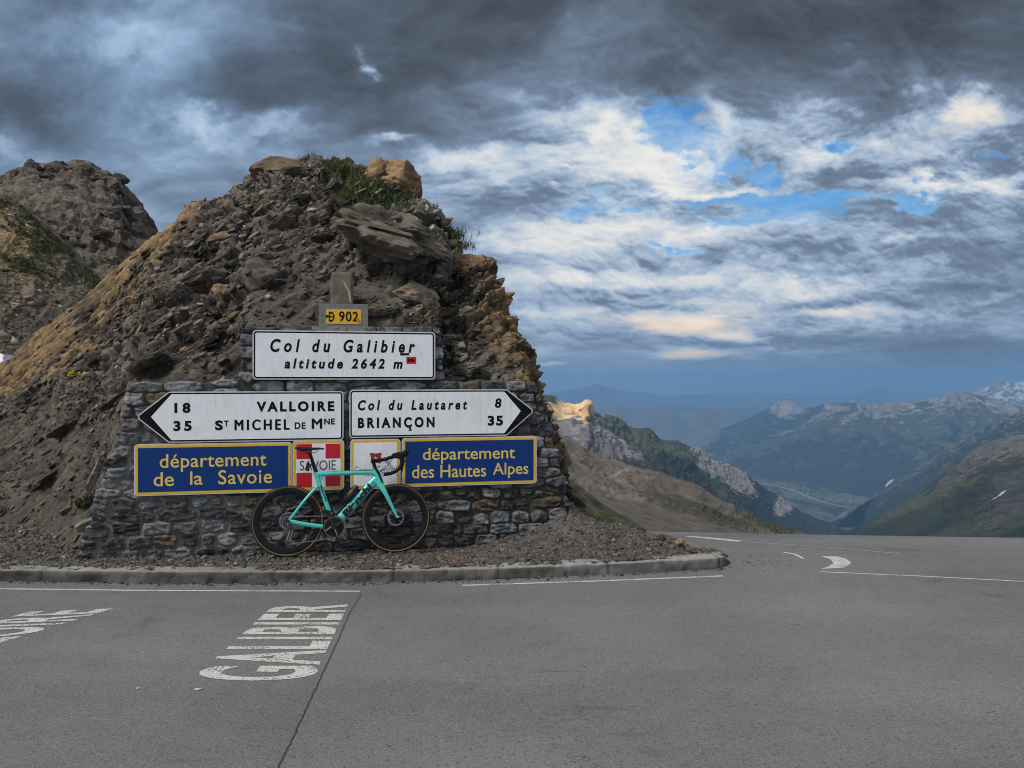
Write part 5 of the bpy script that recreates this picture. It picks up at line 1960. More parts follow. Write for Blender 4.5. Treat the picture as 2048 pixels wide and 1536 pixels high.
far_px = [(200, 800), (700, 800), (900, 795), (1050, 793), (1100, 786), (1150, 780), (1178, 774), (1195, 767), (1210, 774), (1240, 781), (1290, 785), (1315, 790), (1335, 794), (1370, 788), (1420, 787), (1470, 790), (1510, 785), (1560, 786), (1620, 790), (1660, 787), (1690, 790), (1725, 784), (1745, 777), (1757, 772), (1775, 779), (1810, 784), (1850, 782), (1900, 788), (1980, 784), (2100, 780), (2350, 785)]
land('mountain_chain', [(at(px, 930, 15000), at(px, py, 27000)) for px, py in far_px], 500, 60, c8, .0016, 1.0, 550, sig=1.0, crestamp=.8)
mid_px = [(300, 815), (900, 822), (1050, 815), (1130, 824), (1190, 812), (1230, 806), (1270, 818), (1320, 812), (1360, 824), (1400, 818), (1440, 812), (1480, 824), (1560, 812), (1640, 824), (1700, 818)]
land('mountain_chain', [(foot(px, 925), at(px, py, 14500)) for px, py in mid_px], 300, 60, c8, .002, 1.0, 570, sig=1.5, crestamp=.8)

# -- valley floor with fields
n_ = 260
vx = np.linspace(-16000, 18000, n_)
vy = np.concatenate([np.linspace(60, 3800, 30, endpoint=False), np.linspace(3800, 9000, 420, endpoint=False), np.linspace(9000, 26000, 40)])
vx = np.concatenate([np.linspace(-16000, 1200, 60, endpoint=False), np.linspace(1200, 4200, 300, endpoint=False), np.linspace(4200, 18000, 50)])
Xv, Yv = np.meshgrid(vx, vy, indexing='ij')
Pv = np.stack([Xv / 160, Yv / 260, Xv * 0], -1)
f1, f2, cid = voro(Pv + fbm(Pv * .7, 3, 602)[..., None] * .6, 601)
fo = sm(fbm(Pv * .45, 4, 603) + .3 * fbm(Pv * 2.5, 3, 604), -.12, .10)
fld = np.where((cid < .35)[..., None], np.array([.10, .105, .078]), np.where((cid < .7)[..., None], np.array([.065, .080, .048]), np.array([.045, .058, .036])))
cv = mixc(fld, FOREST * 1.1, fo)
rv = np.exp(-((Xv - (2440 + 230 * np.sin(Yv / 620.0) + 60 * np.sin(Yv / 190.0) + (Yv - 5200) * .02)) / 14) ** 2)
cv = mixc(cv, (.30, .30, .29), np.clip(rv, 0, 1) * .8)
Zv = VALLEY + 14 * fbm(Pv * .2, 3, 605) + fo * 9
tag(mesh_np('valley_floor', np.stack([Xv, Yv, Zv], -1), grid_faces(len(vx), len(vy))[:, ::-1].copy(), attr_mat('valley_ground', .02, .0, var=.4, fine2=.08), cv.reshape(-1, 3)), kind='structure')
vb = MB()
rr = random.Random(4)
for k in range(46):
    yy = rr.choice([6250, 6000, 5700, 5300, 5050]) + rr.gauss(0, 110)
    xx = 2440 + 230 * math.sin(yy / 620) + rr.gauss(90, 170)
    w_, d_, h_ = rr.uniform(5, 9), rr.uniform(4, 7), rr.uniform(3, 6)
    Mz = Matrix.Rotation(rr.uniform(0, 3), 3, 'Z')
    q = [Mz @ Vector(c_) + Vector((xx, yy, VALLEY + 12)) for c_ in [(-w_, -d_, -10), (w_, -d_, -10), (w_, d_, -10), (-w_, d_, -10), (-w_, -d_, h_), (w_, -d_, h_), (w_, d_, h_), (-w_, d_, h_), (-w_, 0, h_ + 3), (w_, 0, h_ + 3)]]
    vb.put(q, [(0, 1, 5, 4), (1, 2, 6, 9, 5), (2, 3, 7, 6), (3, 0, 4, 8, 7), (4, 5, 9, 8), (6, 7, 8, 9)])
tag(vb.build('village', simple('village_plaster', (.22, .215, .21), .8, dirt=.5, scale=.05), smooth=False), 'tiny pale houses of villages far down in the valley', 'village', kind='stuff')

crags = []
# -- left side behind the mound: rock peak and grassy flank
def c9(f_):
    g1_, g2_, bg_, fn_ = f_['g1'], f_['g2'], f_['big'], f_['fine']
    lay = ridged(np.stack([f_['q'][..., 0] * 20, f_['q'][..., 2] * 150 - f_['q'][..., 0] * 60, f_['q'][..., 1] * 10], -1), 4, 621) - .5
    c_ = (one(f_) * .098 * (1 + .6 * g2_ + .55 * lay + .6 * fn_))[..., None] * np.array([1.18, .96, .78])
    c_ = mixc(c_, np.array([.17, .145, .115]) * (1 + .5 * fn_)[..., None], sm(fn_ + bg_ * .6, .15, .5) * .7)
    low_ = sm(f_['py'] + fn_ * 60 + bg_ * 30, 470, 570)
    c_ = mixc(c_, np.array([.135, .118, .088]) * (1 + .5 * fn_)[..., None], low_ * .8)
    c_ = mixc(c_, np.array([.06, .07, .03]), low_ * sm(fn_ + g2_ * .4, .1, .5) * .5)
    return c_


pk = [(-420, 470), (-260, 430), (-120, 395), (-40, 368), (0, 352), (25, 341), (48, 331), (55, 323), (80, 321), (100, 325), (125, 325), (150, 321), (185, 328), (196, 342), (215, 343), (232, 356), (246, 364), (254, 380), (253, 396), (243, 409), (262, 411), (278, 428), (290, 448), (293, 470), (330, 520), (380, 600), (460, 690)]
pkp = [(at(-420 + i * 36, 760, 40), at(px, py, 84)) for i, (px, py) in enumerate(pk)]
oP, GP, fP = land('rock_peak', pkp, 520, 300, c9, .0105, 1.1, 610, sig=.8, fine_scale=3, var=.7, bump=.8, crestamp=.45, blocks=.3)


def c10(f_):
    fn_, bg_ = f_['fine'], f_['big']
    c_ = one(f_)[..., None] * np.array([.150, .122, .086]) * (1 + .5 * fn_ + .3 * f_['g2'])[..., None]
    c_ = mixc(c_, np.array([.26, .185, .098]) * (1 + .5 * fn_)[..., None], np.clip(E(f_, 30, 490, 70, 60, 40) + E(f_, 10, 460, 40, 50, 0), 0, 1) * .9)
    gr_ = np.clip(E(f_, 40, 455, 150, 16, 45, .4, .5) + E(f_, 150, 545, 80, 20, 20, .4, .5) + E(f_, 70, 540, 70, 16, 20, .4, .5) + E(f_, 25, 395, 60, 14, 40, .4, .5) * .6 + E(f_, 100, 480, 90, 12, 40, .4, .5), 0, 1)
    c_ = mixc(c_, np.array([.044, .056, .021]) * (1 + .6 * fn_)[..., None], gr_ * .95 * sm(fn_ + bg_ * .5, -.35, .25))
    c_ = mixc(c_, np.array([.060, .056, .050]), sm(f_['py'], 590, 660) * .6)
    return c_


fl = [(-420, 300), (-250, 340), (-100, 372), (0, 392), (40, 412), (85, 445), (125, 485), (160, 520), (190, 548), (215, 580), (240, 625), (300, 700), (360, 800)]
flp = [(at(-460 + i * 62, 900, 19), at(px, py, 40)) for i, (px, py) in enumerate(fl)]
oF, GF, fF = land('grassy_hillside', flp, 460, 300, c10, .0075, .9, 640, sig=1.2, fine_scale=6, var=.8, bump=.9, blocks=.35)
OF_COL = fF['col']
# angular crags on the peak, loose stones and tussocks on the flank
for k, (px, py, sx, sy, c_, rt_) in enumerate([(228, 376, 25, 24, .105, .2), (206, 362, 18, 18, .085, -.2), (160, 342, 30, 15, .075, .1), (105, 337, 26, 13, .080, -.1), (66, 340, 18, 17, .070, .0), (262, 436, 22, 26, .10, .3), (280, 462, 13, 20, .095, .1), (170, 400, 34, 22, .085, .3), (120, 385, 30, 20, .070, .2), (215, 430, 26, 22, .080, .3), (80, 400, 26, 18, .078, .2)]):
    iP = np.unravel_index(np.argmin((fP['px'] - px) ** 2 + (fP['py'] - py) ** 2 + np.where(fP['t'] < 1, 0, 1e9)), fP['t'].shape)
    Dp = GP[iP][1]
    crags.append((at(px, py, Dp + .6), (sx * Dp / F, sy * Dp / F * 1.1, sy * Dp / F), 700 + k, c_, rt_))
rc_ = random.Random(77)
for k in range(54):
    px, py = rc_.uniform(-30, 290), rc_.uniform(335, 560)
    iP = np.unravel_index(np.argmin((fP['px'] - px) ** 2 + (fP['py'] - py) ** 2 + np.where((fP['t'] < .99) & (fP['t'] > .1), 0, 1e9)), fP['t'].shape)
    if abs(fP['px'][iP] - px) + abs(fP['py'][iP] - py) > 6:
        continue
    Dp = GP[iP][1]
    s1, s2 = rc_.uniform(7, 26), rc_.uniform(6, 15)
    crags.append((at(px, py, Dp + .5), (s1 * Dp / F, s1 * Dp / F * .8, s2 * Dp / F), 900 + k, rc_.uniform(.065, .115), rc_.uniform(-.1, .7)))
# old snow in the hollow
qs = [(-160, 700), (-60, 704), (0, 707), (16, 709), (24, 712)]
qb = [(-160, 790), (-60, 780), (-10, 765), (0, 752), (14, 728)]
Gs, s_, t_ = loft_base([at(px, py, 17.6) for px, py in qb], [at(px, py, 19) for px, py in qs], 60, 24, 1)
Gs = Gs + np.stack([t_ * 0, -np.sin(t_ * np.pi) * .25, np.sin(t_ * np.pi) * .08], -1)[None] + fbm(Gs * 2, 3, 660)[..., None] * .05
Gk = Gs + np.array([0, .8, -.1])
Vs = np.concatenate([Gs.reshape(-1, 3), Gk.reshape(-1, 3)])
fs = grid_faces(60, 24)
nn_ = 60 * 24
rim = [i * 24 + 23 for i in range(60)] + [59 * 24 + j for j in range(22, -1, -1)] + [i * 24 for i in range(58, -1, -1)] + list(range(1, 24))
rq = np.array([(a_, b_, b_ + nn_, a_ + nn_) for a_, b_ in zip(rim[:-1], rim[1:])])
snow_m = simple('old_snow', (.74, .74, .75), .7, dirt=.35, scale=1.5)
tag(mesh_np('snow_patch', Vs, np.concatenate([fs, fs[:, ::-1] + nn_, rq]), snow_m), kind='structure')
# ground between the mound, the hillside and the first slopes
gx_ = np.linspace(-60, 30, 180)
gy_ = np.linspace(8.6, 70, 150)
Xg, Yg = np.meshgrid(gx_, gy_, indexing='ij')
Zg = -1.0 - .05 * (Yg - 8.6) + np.clip(-Xg - 3, 0, 40) * .10 - np.clip(Xg - .4, 0, 3) * 1.1 - np.clip(Xg, 0, 30) * .25
Zg = np.minimum(Zg, -1.0 + np.clip(-Xg - 4, 0, 40) * .1) + fbm(np.stack([Xg, Yg, Xg * 0], -1) * .4, 4, 670) * .3
cg_ = np.array([.095, .085, .072]) * (1 + .4 * fbm(np.stack([Xg, Yg, Xg * 0], -1) * 1.5, 4, 671))[..., None]
tag(mesh_np('ground', np.stack([Xg, Yg, Zg], -1), grid_faces(180, 150)[:, ::-1].copy(), gravel_m, cg_.reshape(-1, 3)), kind='structure')

# ================================================================== RUBBLE, ROCKS AND PLANTS
BOX = np.array([[x, y, z] for x in (-1, 1) for y in (-1, 1) for z in (-1, 1)], float)
BF = np.array([(0, 1, 3, 2), (4, 6, 7, 5), (0, 4, 5, 1), (2, 3, 7, 6), (0, 2, 6, 4), (1, 5, 7, 3)])


def frames(Nn, seed):
    """random frames whose third axis is Nn"""
    r = np.random.default_rng(seed)
    Nn = Nn / np.linalg.norm(Nn, axis=1, keepdims=True)
    a_ = r.normal(size=Nn.shape)
    a_ -= (a_ * Nn).sum(1, keepdims=True) * Nn
    a_ /= np.linalg.norm(a_, axis=1, keepdims=True)
    return a_, np.cross(Nn, a_), Nn


def shards(name, P, Nn, size, flat, cols, mat, seed, kind='stuff', label=None, cat=None):
    """angular flat stones: P centres, Nn plate normals, size half length, flat thickness ratio"""
    r = np.random.default_rng(seed)
    n = len(P)
    A, B, Nz = frames(Nn, seed + 1)
    ax = size
    bx = size * r.uniform(.45, .9, n)
    cx = size * flat * r.uniform(.6, 1.4, n)
    T = np.repeat(BOX[None], n, 0) * (1 + r.uniform(-.35, .25, (n, 8, 3)))
    sk = r.uniform(-.6, .6, (n, 1))
    T[:, :, 0] += T[:, :, 1] * sk
    V = P[:, None] + A[:, None] * (T[:, :, :1] * ax[:, None, None]) + B[:, None] * (T[:, :, 1:2] * bx[:, None, None]) + Nz[:, None] * (T[:, :, 2:] * cx[:, None, None])
    Fa = (BF[None] + (np.arange(n) * 8)[:, None, None]).reshape(-1, 4)
    o_ = mesh_np(name, V.reshape(-1, 3), Fa, mat, np.repeat(cols, 8, 0), smooth=False)
    if kind:
        o_['kind'] = kind
    return tag(o_, label, cat)


stone_frag_m = attr_mat('shale_fragments', 60, .4, var=.45, rough=.85, fine2=220, bdist=.004)
r = np.random.default_rng(21)
NF = NM - 4
area = np.linalg.norm(np.cross(MG[1:, :-1] - MG[:-1, :-1], MG[:-1, 1:] - MG[:-1, :-1]), axis=-1)[:, :NF]
vis = (MPX[:-1, :NF, 0] > -800) & (MPX[:-1, :NF, 0] < 1300) & (MT[:-1, :NF] > .0)
pr = area * vis
patch = sm(fbm(MG[:-1, :NF] * 1.3, 3, 701), -.5, .4) * (1 - .85 * OCHM[:-1, :NF]) * (1 - .5 * CRAGM[:-1, :NF])
pr = pr * (1 - .75 * OCHM[:-1, :NF]) * np.where(MPX[:-1, :NF, 0] > 1040, .35, 1)
pr = (pr * (.35 + patch)).ravel()
pr /= pr.sum()
NSH = 60000
idx = r.choice(pr.size, NSH, p=pr)
ii, jj = idx // NF, idx % NF
P = MG[ii, jj] + r.normal(size=(NSH, 3)) * .010
Nn = MN[ii, jj]
bed = np.array([-sa, -.45, ca])
Nb = bed[None] + Nn * (.35 + .9 * sm(MPX[ii, jj, 0], 880, 980))[:, None] + r.normal(size=(NSH, 3)) * .26
sc_ = scree[ii, jj]
size = (.006 + .013 * r.random(NSH) ** 2.4 + .055 * (r.random(NSH) ** 14)) * (1 - .30 * sc_)
big_ = r.random(NSH) < .008
size = np.where(big_, size * 1.7, size)
size = np.minimum(size, np.where(MPX[ii, jj, 0] > 1000, .022, .085))
cc = np.maximum(MCOL[ii, jj], .05 * np.array([1.06, .9, .74])) * np.exp(r.normal(.15, .5, NSH))[:, None]
tintr = r.random(NSH)
cc = np.where((tintr < .10)[:, None], np.array([.20, .182, .155]) * (.6 + .6 * r.random(NSH))[:, None], cc)
cc = np.where((tintr > .975)[:, None], np.array([.24, .15, .075]) * (.6 + .6 * r.random(NSH))[:, None], cc)
shards('rubble', P + Nn * (size * .12)[:, None], Nb, size, .22, np.clip(cc, .02, .45), stone_frag_m, 22)

# gravel on the verge and spilled round its right tip
NG = 32000
gx1 = r.uniform(-7.5, 2.9, NG)
s1 = .07 + r.random(NG) ** 1.2 * 1.35
gy1 = kerb_y(gx1) + s1 - np.clip(gx1 - 2.0, 0, 2) * .25
gz1 = verge_z(gx1, gy1)
ok = gz1 > road_z(gx1, gy1) - .01
gx1, gy1, gz1 = gx1[ok], gy1[ok], gz1[ok]
n_ = len(gx1)
size = .0035 + .006 * r.random(n_) ** 2.5 + .018 * r.random(n_) ** 14
size *= 1 + .5 * sm(gx1, .7, 1.2) * r.random(n_) ** 3 + .6 * sm(gx1, -3.9, -4.6) * r.random(n_)
cc = (np.array([.105, .092, .080])[None] * np.exp(r.normal(0, .45, n_))[:, None])
shards('gravel', np.column_stack([gx1, gy1, gz1 + size * .15]), np.array([0, 0, 1.0]) + r.normal(size=(n_, 3)) * .45, size, .45, np.clip(cc, .03, .4), stone_frag_m, 24)
NT_ = 260
a_ = r.normal(size=(NT_, 2))
tx = 2.20 + a_[:, 0] * .26
ty = 7.12 + a_[:, 1] * .17 - (tx - 2.3) * .12
size = .0025 + .006 * r.random(NT_) ** 3
tz = np.maximum(road_z(tx, ty), verge_z(tx, ty)) + size * .3
shards('loose_chippings', np.column_stack([tx, ty, tz]), np.array([0, 0, 1.0]) + r.normal(size=(NT_, 3)) * .35, size, .4, np.clip(np.array([.085, .075, .068])[None] * np.exp(r.normal(0, .45, NT_))[:, None], .02, .4), stone_frag_m, 26)
NK = 420
kx = r.uniform(-5, 2.0, NK)
ky_ = kerb_y(kx) - np.abs(r.normal(0, .035, NK)) - .006
size = .004 + .010 * r.random(NK) ** 4
shards('kerb_grit', np.column_stack([kx, ky_, size * .4 + .004]), np.array([0, 0, 1.0]) + r.normal(size=(NK, 3)) * .35, size, .5, np.clip(np.array([.08, .074, .068])[None] * np.exp(r.normal(0, .5, NK))[:, None], .02, .4), stone_frag_m, 28)


def rock(name, c_, size, seed, col, label=None, cat='rock', planes=14, rough_=.05, rot=0.0, sub=5, mat=None, group=None, lay=.0):
    """faceted boulder: the cut of random planes, then roughened; size = half extents"""
    import bmesh
    bm = bmesh.new()
    bmesh.ops.create_icosphere(bm, subdivisions=sub, radius=1.0)
    D = np.array([v.co[:] for v in bm.verts])
    Fa = np.array([[v.index for v in f.verts] for f in bm.faces])
    bm.free()
    q = np.random.default_rng(seed)
    pn = q.normal(size=(planes, 3))
    pn /= np.linalg.norm(pn, axis=1, keepdims=True)
    pd_ = q.uniform(.62, 1.0, planes)
    dots = D @ pn.T
    rad = np.min(np.where(dots > .05, pd_[None] / np.maximum(dots, .05), 9), axis=1)
    rad = np.minimum(rad, 1.25)
    V = D * rad[:, None]
    nz_ = fbm(V * 2.2 + seed, 5, seed, .58) * rough_ * 1.6 + (ridged(V * np.array([2, 2, 9.0]) + seed, 3, seed + 5) - .5) * (rough_ + lay)
    V = V * (1 + nz_)[:, None] * np.asarray(size)[None]
    Rm = np.array(Matrix.Rotation(rot, 3, 'Y'))
    V = V @ Rm.T
    cl_ = np.asarray(col)[None] * (1 + .5 * fbm(V * 9 / max(size) * .3 + seed, 4, seed + 9) + nz_ * 3)[:, None]
    o_ = mesh_np(name, V, Fa, mat or mound_m, np.clip(cl_, .02, .5))
    o_.location = c_
    o_.data.set_sharp_from_angle(angle=math.radians(20))
    if label:
        tag(o_, label, cat, group)
    else:
        o_['kind'] = 'structure'
    return o_


def on_mound(px, py, lift=0.0):
    q, n_, i_ = mound_pt(px, py)
    return Vector(q) + Vector(n_) * lift


OCH, GRY, DKR = (.25, .165, .088), (.150, .132, .112), (.085, .076, .068)
q = on_mound(560, 352)
rock('boulder', at(562, 337, q.y - .1), (.50, .36, .19), 101, (.155, .110, .078), 'flat brown overhanging boulder at the left end of the crest', planes=18, rough_=.045, rot=-.02)
rock('boulder', at(624, 338, q.y - .05), (.17, .2, .16), 102, (.15, .130, .10), 'rounded pale brown boulder between the grass tufts on the crest', rough_=.05)
rock('boulder', at(722, 345, on_mound(722, 352).y + .1), (.20, .25, .11), 103, (.14, .130, .10), 'low grey boulder on the crest beside the ochre block', rough_=.05)
rock('rock_tower', at(795, 372, on_mound(795, 372).y + .1), (.40, .45, .40), 104, (.27, .180, .098), 'large ochre rock block at the right end of the crest', planes=20, rough_=.06, rot=.35, lay=.03)
rock('rock_outcrop', at(775, 478, on_mound(775, 478).y + .22), (.58, .5, .34), 105, (.128, .108, .084), 'broad pale grey rock outcrop above and right of the concrete post', planes=26, rough_=.10, rot=.22, lay=.07)
rock('rock_outcrop', at(862, 535, on_mound(862, 535).y + .18), (.26, .3, .44), 106, (.110, .098, .082), 'dark steep rock outcrop with vertical face near the right edge', planes=18, rough_=.07, rot=.1, lay=.05)
rock('rock_outcrop', at(930, 547, on_mound(935, 545).y + .15), (.30, .35, .30), 107, (.235, .155, .085), 'upper ochre rock bulge on the right edge of the mound', planes=18, rough_=.07, lay=.03)
rock('rock_outcrop', at(968, 610, on_mound(980, 605).y + .15), (.26, .35, .26), 108, (.225, .150, .083), 'lower ochre rock bulge on the right edge of the mound', planes=18, rough_=.07, lay=.03)
rock('boulder', at(826, 590, on_mound(826, 590).y + .10), (.24, .2, .15), 109, (.19, .150, .115), 'pinkish brown boulder right of the concrete post', rough_=.06, rot=.4)
rock('boulder', at(505, 530, on_mound(505, 530).y + .10), (.13, .16, .12), 110, (.17, .145, .112), 'rounded tan boulder left of the concrete post', rough_=.05)
rock('boulder', at(438, 480, on_mound(438, 480).y + .08), (.19, .16, .10), 111, (.19, .135, .085), 'tan brown boulder high on the left scree', rough_=.06, rot=-.3)
rock('boulder', at(440, 585, on_mound(440, 585).y + .06), (.09, .1, .09), 112, (.25, .155, .07), 'small orange brown boulder on the dark left scree', rough_=.06)
rock('slate_boulder', at(266, 648, on_mound(266, 648).y + .02), (.09, .05, .12), 113, (.15, .15, .155), 'bluish grey upright slate slab on the left scree', rot=.4, lay=.05)
rock('slate_boulder', at(195, 955, on_mound(195, 955).y - .05), (.10, .12, .24), 114, (.20, .185, .160), 'pale leaning boulder against the left edge of the wall', planes=12, rot=.35, lay=.04)
rock('slate_boulder', at(180, 1050, on_mound(180, 1050).y - .10), (.12, .1, .055), 115, (.20, .195, .17), 'flat pale stone by the lower left wall corner', rot=-.3)
rock('boulder', at(135, 1022, on_mound(135, 1022).y + .02), (.07, .07, .04), 116, (.16, .135, .105), 'small brown stone below the green plant on the left scree', rot=-.3)
rock('boulder', at(205, 712, on_mound(205, 712).y + .02), (.22, .16, .08), 117, (.085, .075, .068), 'dark flat boulder on the left scree under the ochre band', rot=-.35, lay=.05)
for c_, sz_, sd_, cc_, rt_ in crags:
    rock('crag', c_, sz_, sd_, (cc_ * 1.18, cc_ * .96, cc_ * .78), planes=16, rough_=.075, rot=rt_, lay=.06)
# bedded ledges breaking through the scree
for k, (px, py, sx, sz_, cc_) in enumerate([(330, 640, .30, .09, .085), (385, 560, .26, .10, .080), (395, 690, .34, .08, .078), (470, 620, .28, .08, .085), (300, 720, .30, .07, .075), (250, 790, .30, .07, .07),
                                            (350, 500, .22, .09, .082), (560, 445, .26, .09, .085), (500, 470, .24, .10, .10), (640, 470, .22, .07, .09), (700, 600, .24, .06, .09), (760, 620, .26, .08, .085), (905, 680, .24, .10, .10),
                                            (600, 400, .22, .08, .085), (430, 440, .24, .08, .09), (850, 690, .22, .08, .09), (130, 860, .26, .06, .075), (90, 960, .24, .05, .08), (930, 740, .24, .09, .11), (540, 570, .2, .06, .085)]):
    q = on_mound(px, py, -.02)
    rock('rock_ledge', q, (sx * .8, .18, sz_ * .85), 800 + k, (cc_ * 1.42, cc_ * 1.22, cc_ * 1.0), planes=14, rough_=.07, rot=-.55 if px < 600 else -.2, lay=.09)
# stones and tussocks on the flank behind
fi, fj = np.nonzero((fF['t'] > .15) & (fF['t'] < .99) & (fF['px'] > -60) & (fF['px'] < 330))
k = r.choice(len(fi), 5000)
P = GF[fi[k], fj[k]]
size = .02 + .05 * r.random(5000) ** 3 + .14 * r.random(5000) ** 16
colF = OF_COL[fi[k], fj[k]] * np.exp(r.normal(.1, .5, 5000))[:, None]
shards('hillside_stones', P, fF['N'][fi[k], fj[k]] + r.normal(size=(5000, 3)) * .35, size, .4, np.clip(colF, .02, .4), stone_frag_m, 71)
wl = wall_px(301, 1116, .05)
rock('stone', Vector((wl.x, wl.y, .105)), (.040, .035, .022), 121, (.34, .32, .27), 'pale cream stone lying at the foot of the wall', 'stone', sub=4)
wl = wall_px(344, 1119, .05)
rock('stone', Vector((wl.x, wl.y, .09)), (.020, .02, .014), 122, (.20, .19, .17), 'small grey stone right of the cream stone at the wall foot', 'stone', sub=3)
q = on_z(1270, 1101, .11)
rock('stone', q, (.014, .014, .011), 123, (.62, .60, .58), 'tiny white stone on the gravel right of the wall', 'stone', sub=3)
q = on_z(1360, 1084, .09)
rock('stone', q, (.05, .05, .035), 124, (.26, .20, .14), 'tan stone on the gravel heap right of the wall', 'stone', sub=4)
q = on_z(1322, 1078, .10)
rock('stone', q, (.05, .05, .04), 125, (.05, .045, .04), 'dark broken stone on the gravel heap right of the wall', 'stone', sub=4)
for k, (px, py, lb) in enumerate([(397, 1378, 'larger white paint chip on the road below the painted word'), (275, 1376, 'smaller white paint chip on the road left of the other chip')]):
    q = on_z(px, py, .004)
    rock('paint_chip', q, ((.022, .014, .004), (.010, .008, .003))[k], 131 + k, (.55, .54, .52), lb, 'paint chip', sub=3)
q = on_z(549, 1167.5, .012)
rock('stone', q, (.022, .014, .012), 133, (.10, .095, .09), 'small dark stone in the gutter under the rear wheel', 'stone', sub=3)


# ---- grass and plants
grass_m = attr_mat('grass_blades', 8, 0, var=.3, rough=.7, fine2=40)


def blades(name, roots, normals, h, w, seed, cols, lean=.5, parent=None):
    r_ = np.random.default_rng(seed)
    n = len(roots)
    d = normals * .5 + np.array([0, 0, .8]) + r_.normal(size=(n, 3)) * lean
    d /= np.linalg.norm(d, axis=1, keepdims=True)
    sd = np.cross(d, r_.normal(size=(n, 3)))
    sd /= np.linalg.norm(sd, axis=1, keepdims=True)
    bend = d + np.array([0, 0, -.55]) * r_.random((n, 1)) + r_.normal(size=(n, 3)) * .2
    hh_ = h * r_.uniform(.5, 1.2, n)
    V = np.zeros((n, 7, 3))
    for k, f_ in enumerate((0, .35, .7)):
        c_ = roots + d * (hh_ * min(f_, .5))[:, None] + bend * (hh_ * max(f_ - .5, 0))[:, None]
        ww = (w * (1 - f_ * .6))
        V[:, 2 * k] = c_ - sd * ww
        V[:, 2 * k + 1] = c_ + sd * ww
    V[:, 6] = roots + d * (hh_ * .5)[:, None] + bend * (hh_ * .5)[:, None]
    b0 = (np.arange(n) * 7)[:, None]
    Fq = np.concatenate([np.concatenate([b0 + np.array([[0, 1, 3, 2]]), b0 + np.array([[2, 3, 5, 4]])])])
    Ft = b0 + np.array([[4, 5, 6]])
    Fa = [list(map(int, f)) for f in Fq] + [list(map(int, f)) for f in Ft]
    return mesh_np(name, V.reshape(-1, 3), Fa, grass_m, np.repeat(np.clip(cols, .005, .4), 7, 0), parent=parent)


def scatter(ells, per, seed):
    r_ = np.random.default_rng(seed)
    P_, N_ = [], []
    fi, fj = np.nonzero(front)
    X_ = MPX[fi, fj]
    for cx, cy, rx, ry in ells:
        m_ = np.nonzero(((X_[:, 0] - cx) / rx) ** 2 + ((X_[:, 1] - cy) / ry) ** 2 < 1)[0]
        if len(m_) == 0:
            continue
        k = r_.choice(m_, int(per * rx * ry / 100) + 8)
        P_.append(MG[fi[k], fj[k]] + r_.normal(size=(len(k), 3)) * .012)
        N_.append(MN[fi[k], fj[k]])
    return np.concatenate(P_), np.concatenate(N_)


def gcol(n, base, seed, dry=.15):
    r_ = np.random.default_rng(seed)
    c_ = np.asarray(base)[None] * np.exp(r_.normal(0, .35, n))[:, None]
    return np.where((r_.random(n) < dry)[:, None], np.array([.16, .145, .06]) * (.6 + .7 * r_.random(n))[:, None], c_)


P_, N_ = scatter([(640, 335, 20, 8), (672, 345, 34, 14), (690, 368, 30, 24), (715, 388, 42, 16), (680, 405, 24, 16), (705, 352, 30, 14), (735, 372, 30, 14)], 150, 31)
P2, N2 = scatter([(600, 345, 60, 20), (800, 420, 60, 16), (880, 470, 40, 30), (930, 500, 26, 18), (700, 430, 50, 14), (560, 400, 50, 30)], 9, 30)
P_, N_ = np.concatenate([P_, P2]), np.concatenate([N_, N2])
tag(blades('grass', P_, N_, .115, .0040, 32, gcol(len(P_), (.068, .090, .024), 33, .30)), 'long grass hanging over the crest of the mound', 'grass', kind='stuff')
P_, N_ = scatter([(760, 385, 40, 14), (790, 398, 32, 9), (745, 402, 40, 10)], 330, 34)
tag(blades('ground_cover', P_, N_, .075, .0085, 35, gcol(len(P_), (.034, .062, .018), 36, .05), .8), 'dark green leafy cushion below the grass on the crest', 'ground cover', kind='stuff')


gsel = np.nonzero((OF_COL[fi, fj, 1] > OF_COL[fi, fj, 0] * 1.02))[0]
if len(gsel):
    k = r.choice(gsel, 6000)
    tag(blades('hillside_grass', GF[fi[k], fj[k]], fF['N'][fi[k], fj[k]], .16, .014, 73, gcol(6000, (.050, .060, .022), 74, .2)), 'short alpine grass on the flank behind the mound', 'grass', kind='stuff')


def tuft(name, px, py, n, h, w, base, label, cat, seed, spread=.05, dry=.1, flowers=None, dy=0.0, lean=.45):
    q = on_mound(px, py)
    q.y += dy
    rt = empty(name, q)
    tag(rt, label, cat)
    r_ = np.random.default_rng(seed)
    R0 = r_.normal(size=(n, 3)) * np.array([spread, spread * .7, spread * .35])
    blades('foliage', R0, np.tile(np.array([[0, -.5, .6]]), (n, 1)), h, w, seed + 1, gcol(n, base, seed + 2, dry), lean, parent=rt)
    if flowers:
        fp = r_.normal(size=(flowers, 3)) * np.array([spread * 1.1, spread * .7, spread * .4]) + np.array([0, -.05, h * .62])
        fm_ = simple('flower_yellow', (.62, .46, .03), .6)
        for f_ in fp:
            b_ = MB()
            for a_ in range(5):
                an = a_ * 1.257
                b_.box(f_ + np.array([math.cos(an) * .007, -.004, math.sin(an) * .007]), (.009, .004, .009), Matrix.Rotation(an, 3, 'Y'))
            b_.put([f_ + np.array([.006 * math.cos(k), -.007, .006 * math.sin(k)]) for k in range(6)], [tuple(range(6))])
            b_.build('flower', fm_, rt, smooth=False)
    return rt


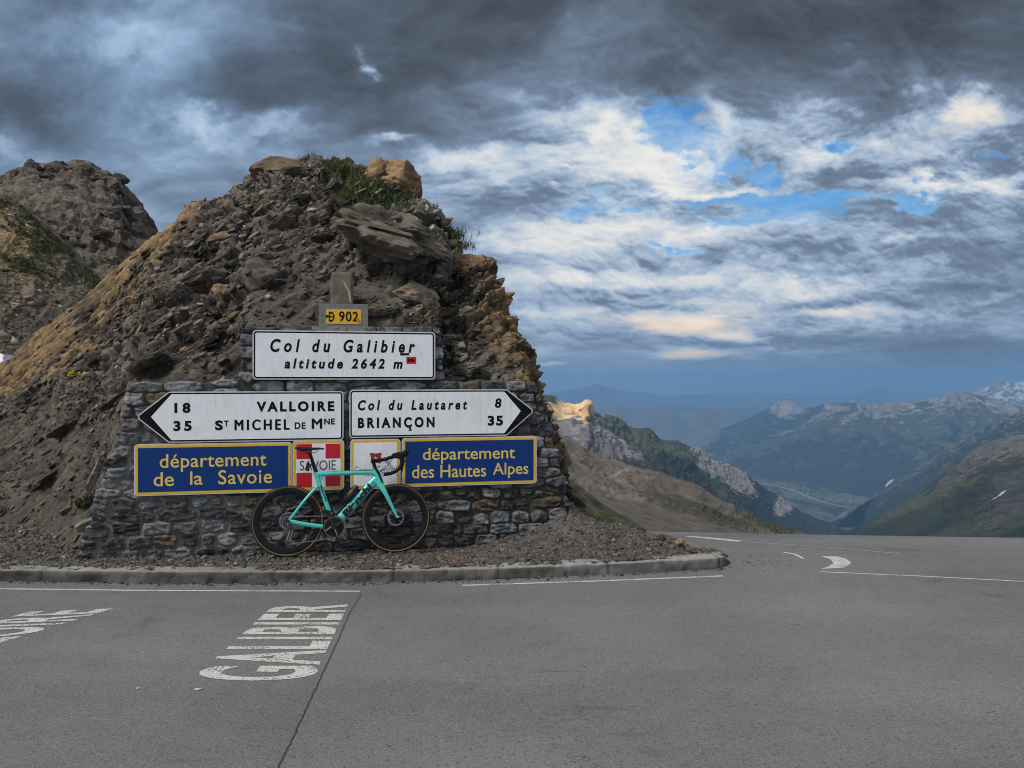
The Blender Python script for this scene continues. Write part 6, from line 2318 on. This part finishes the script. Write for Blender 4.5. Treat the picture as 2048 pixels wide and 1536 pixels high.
tuft('grass_tuft', 628, 326, 420, .14, .0034, (.060, .080, .022), 'small dark grass tuft standing up left on the crest', 'grass tuft', 41, .085)
tuft('grass_tuft', 676, 340, 420, .15, .0036, (.070, .100, .025), 'tall grass tuft in the middle of the crest', 'grass tuft', 44, .10)
tuft('grass_tuft', 900, 474, 600, .15, .0042, (.048, .066, .022), 'dark grass tuft on the right shoulder of the mound', 'grass tuft', 47, .12)
tuft('grass_tuft', 925, 492, 260, .10, .004, (.075, .090, .035), 'lighter low grass on the right shoulder under the dark tuft', 'grass tuft', 50, .09)
tuft('grass_tuft', 978, 612, 120, .07, .005, (.03, .035, .02), 'tiny dark plant in a hollow of the right ochre edge', 'plant', 53, .03)
tuft('flowering_plant', 152, 756, 220, .10, .006, (.080, .090, .030), 'yellow flowering plant on the left scree', 'plant', 56, .055, flowers=26)
tuft('plant', 176, 1010, 260, .09, .007, (.035, .055, .02), 'small dark green plant beside the left edge of the wall', 'plant', 59, .065)
q = on_z(1175, 1035, .33)
rt = empty('plant', at(1172, 1042, 7.75))
tag(rt, 'low yellow green plant on the gravel heap right of the wall', 'plant')
r_ = np.random.default_rng(62)
blades('foliage', r_.normal(size=(260, 3)) * np.array([.08, .05, .03]), np.tile(np.array([[0, -.5, .6]]), (260, 1)), .08, .005, 63, gcol(260, (.075, .085, .028), 64), .6, parent=rt)

# ================================================================== AIR
hb = MB()
hb.box((1000, 6000, (-1040 + 220) / 2), (80000, 62000, 1040 + 220))
hz_m = bpy.data.materials.new('haze_air')
hz_m.use_nodes = True
tn = hz_m.node_tree
tn.nodes.clear()
vol = tn.nodes.new('ShaderNodeVolumePrincipled')
out_ = tn.nodes.new('ShaderNodeOutputMaterial')
vol.inputs['Color'].default_value = (.27, .51, .85, 1)
vol.inputs['Density'].default_value = .000070
vol.inputs['Anisotropy'].default_value = 0.0
tn.links.new(vol.outputs[0], out_.inputs['Volume'])
haze = hb.build('haze', hz_m, smooth=False)
haze['kind'] = 'stuff'
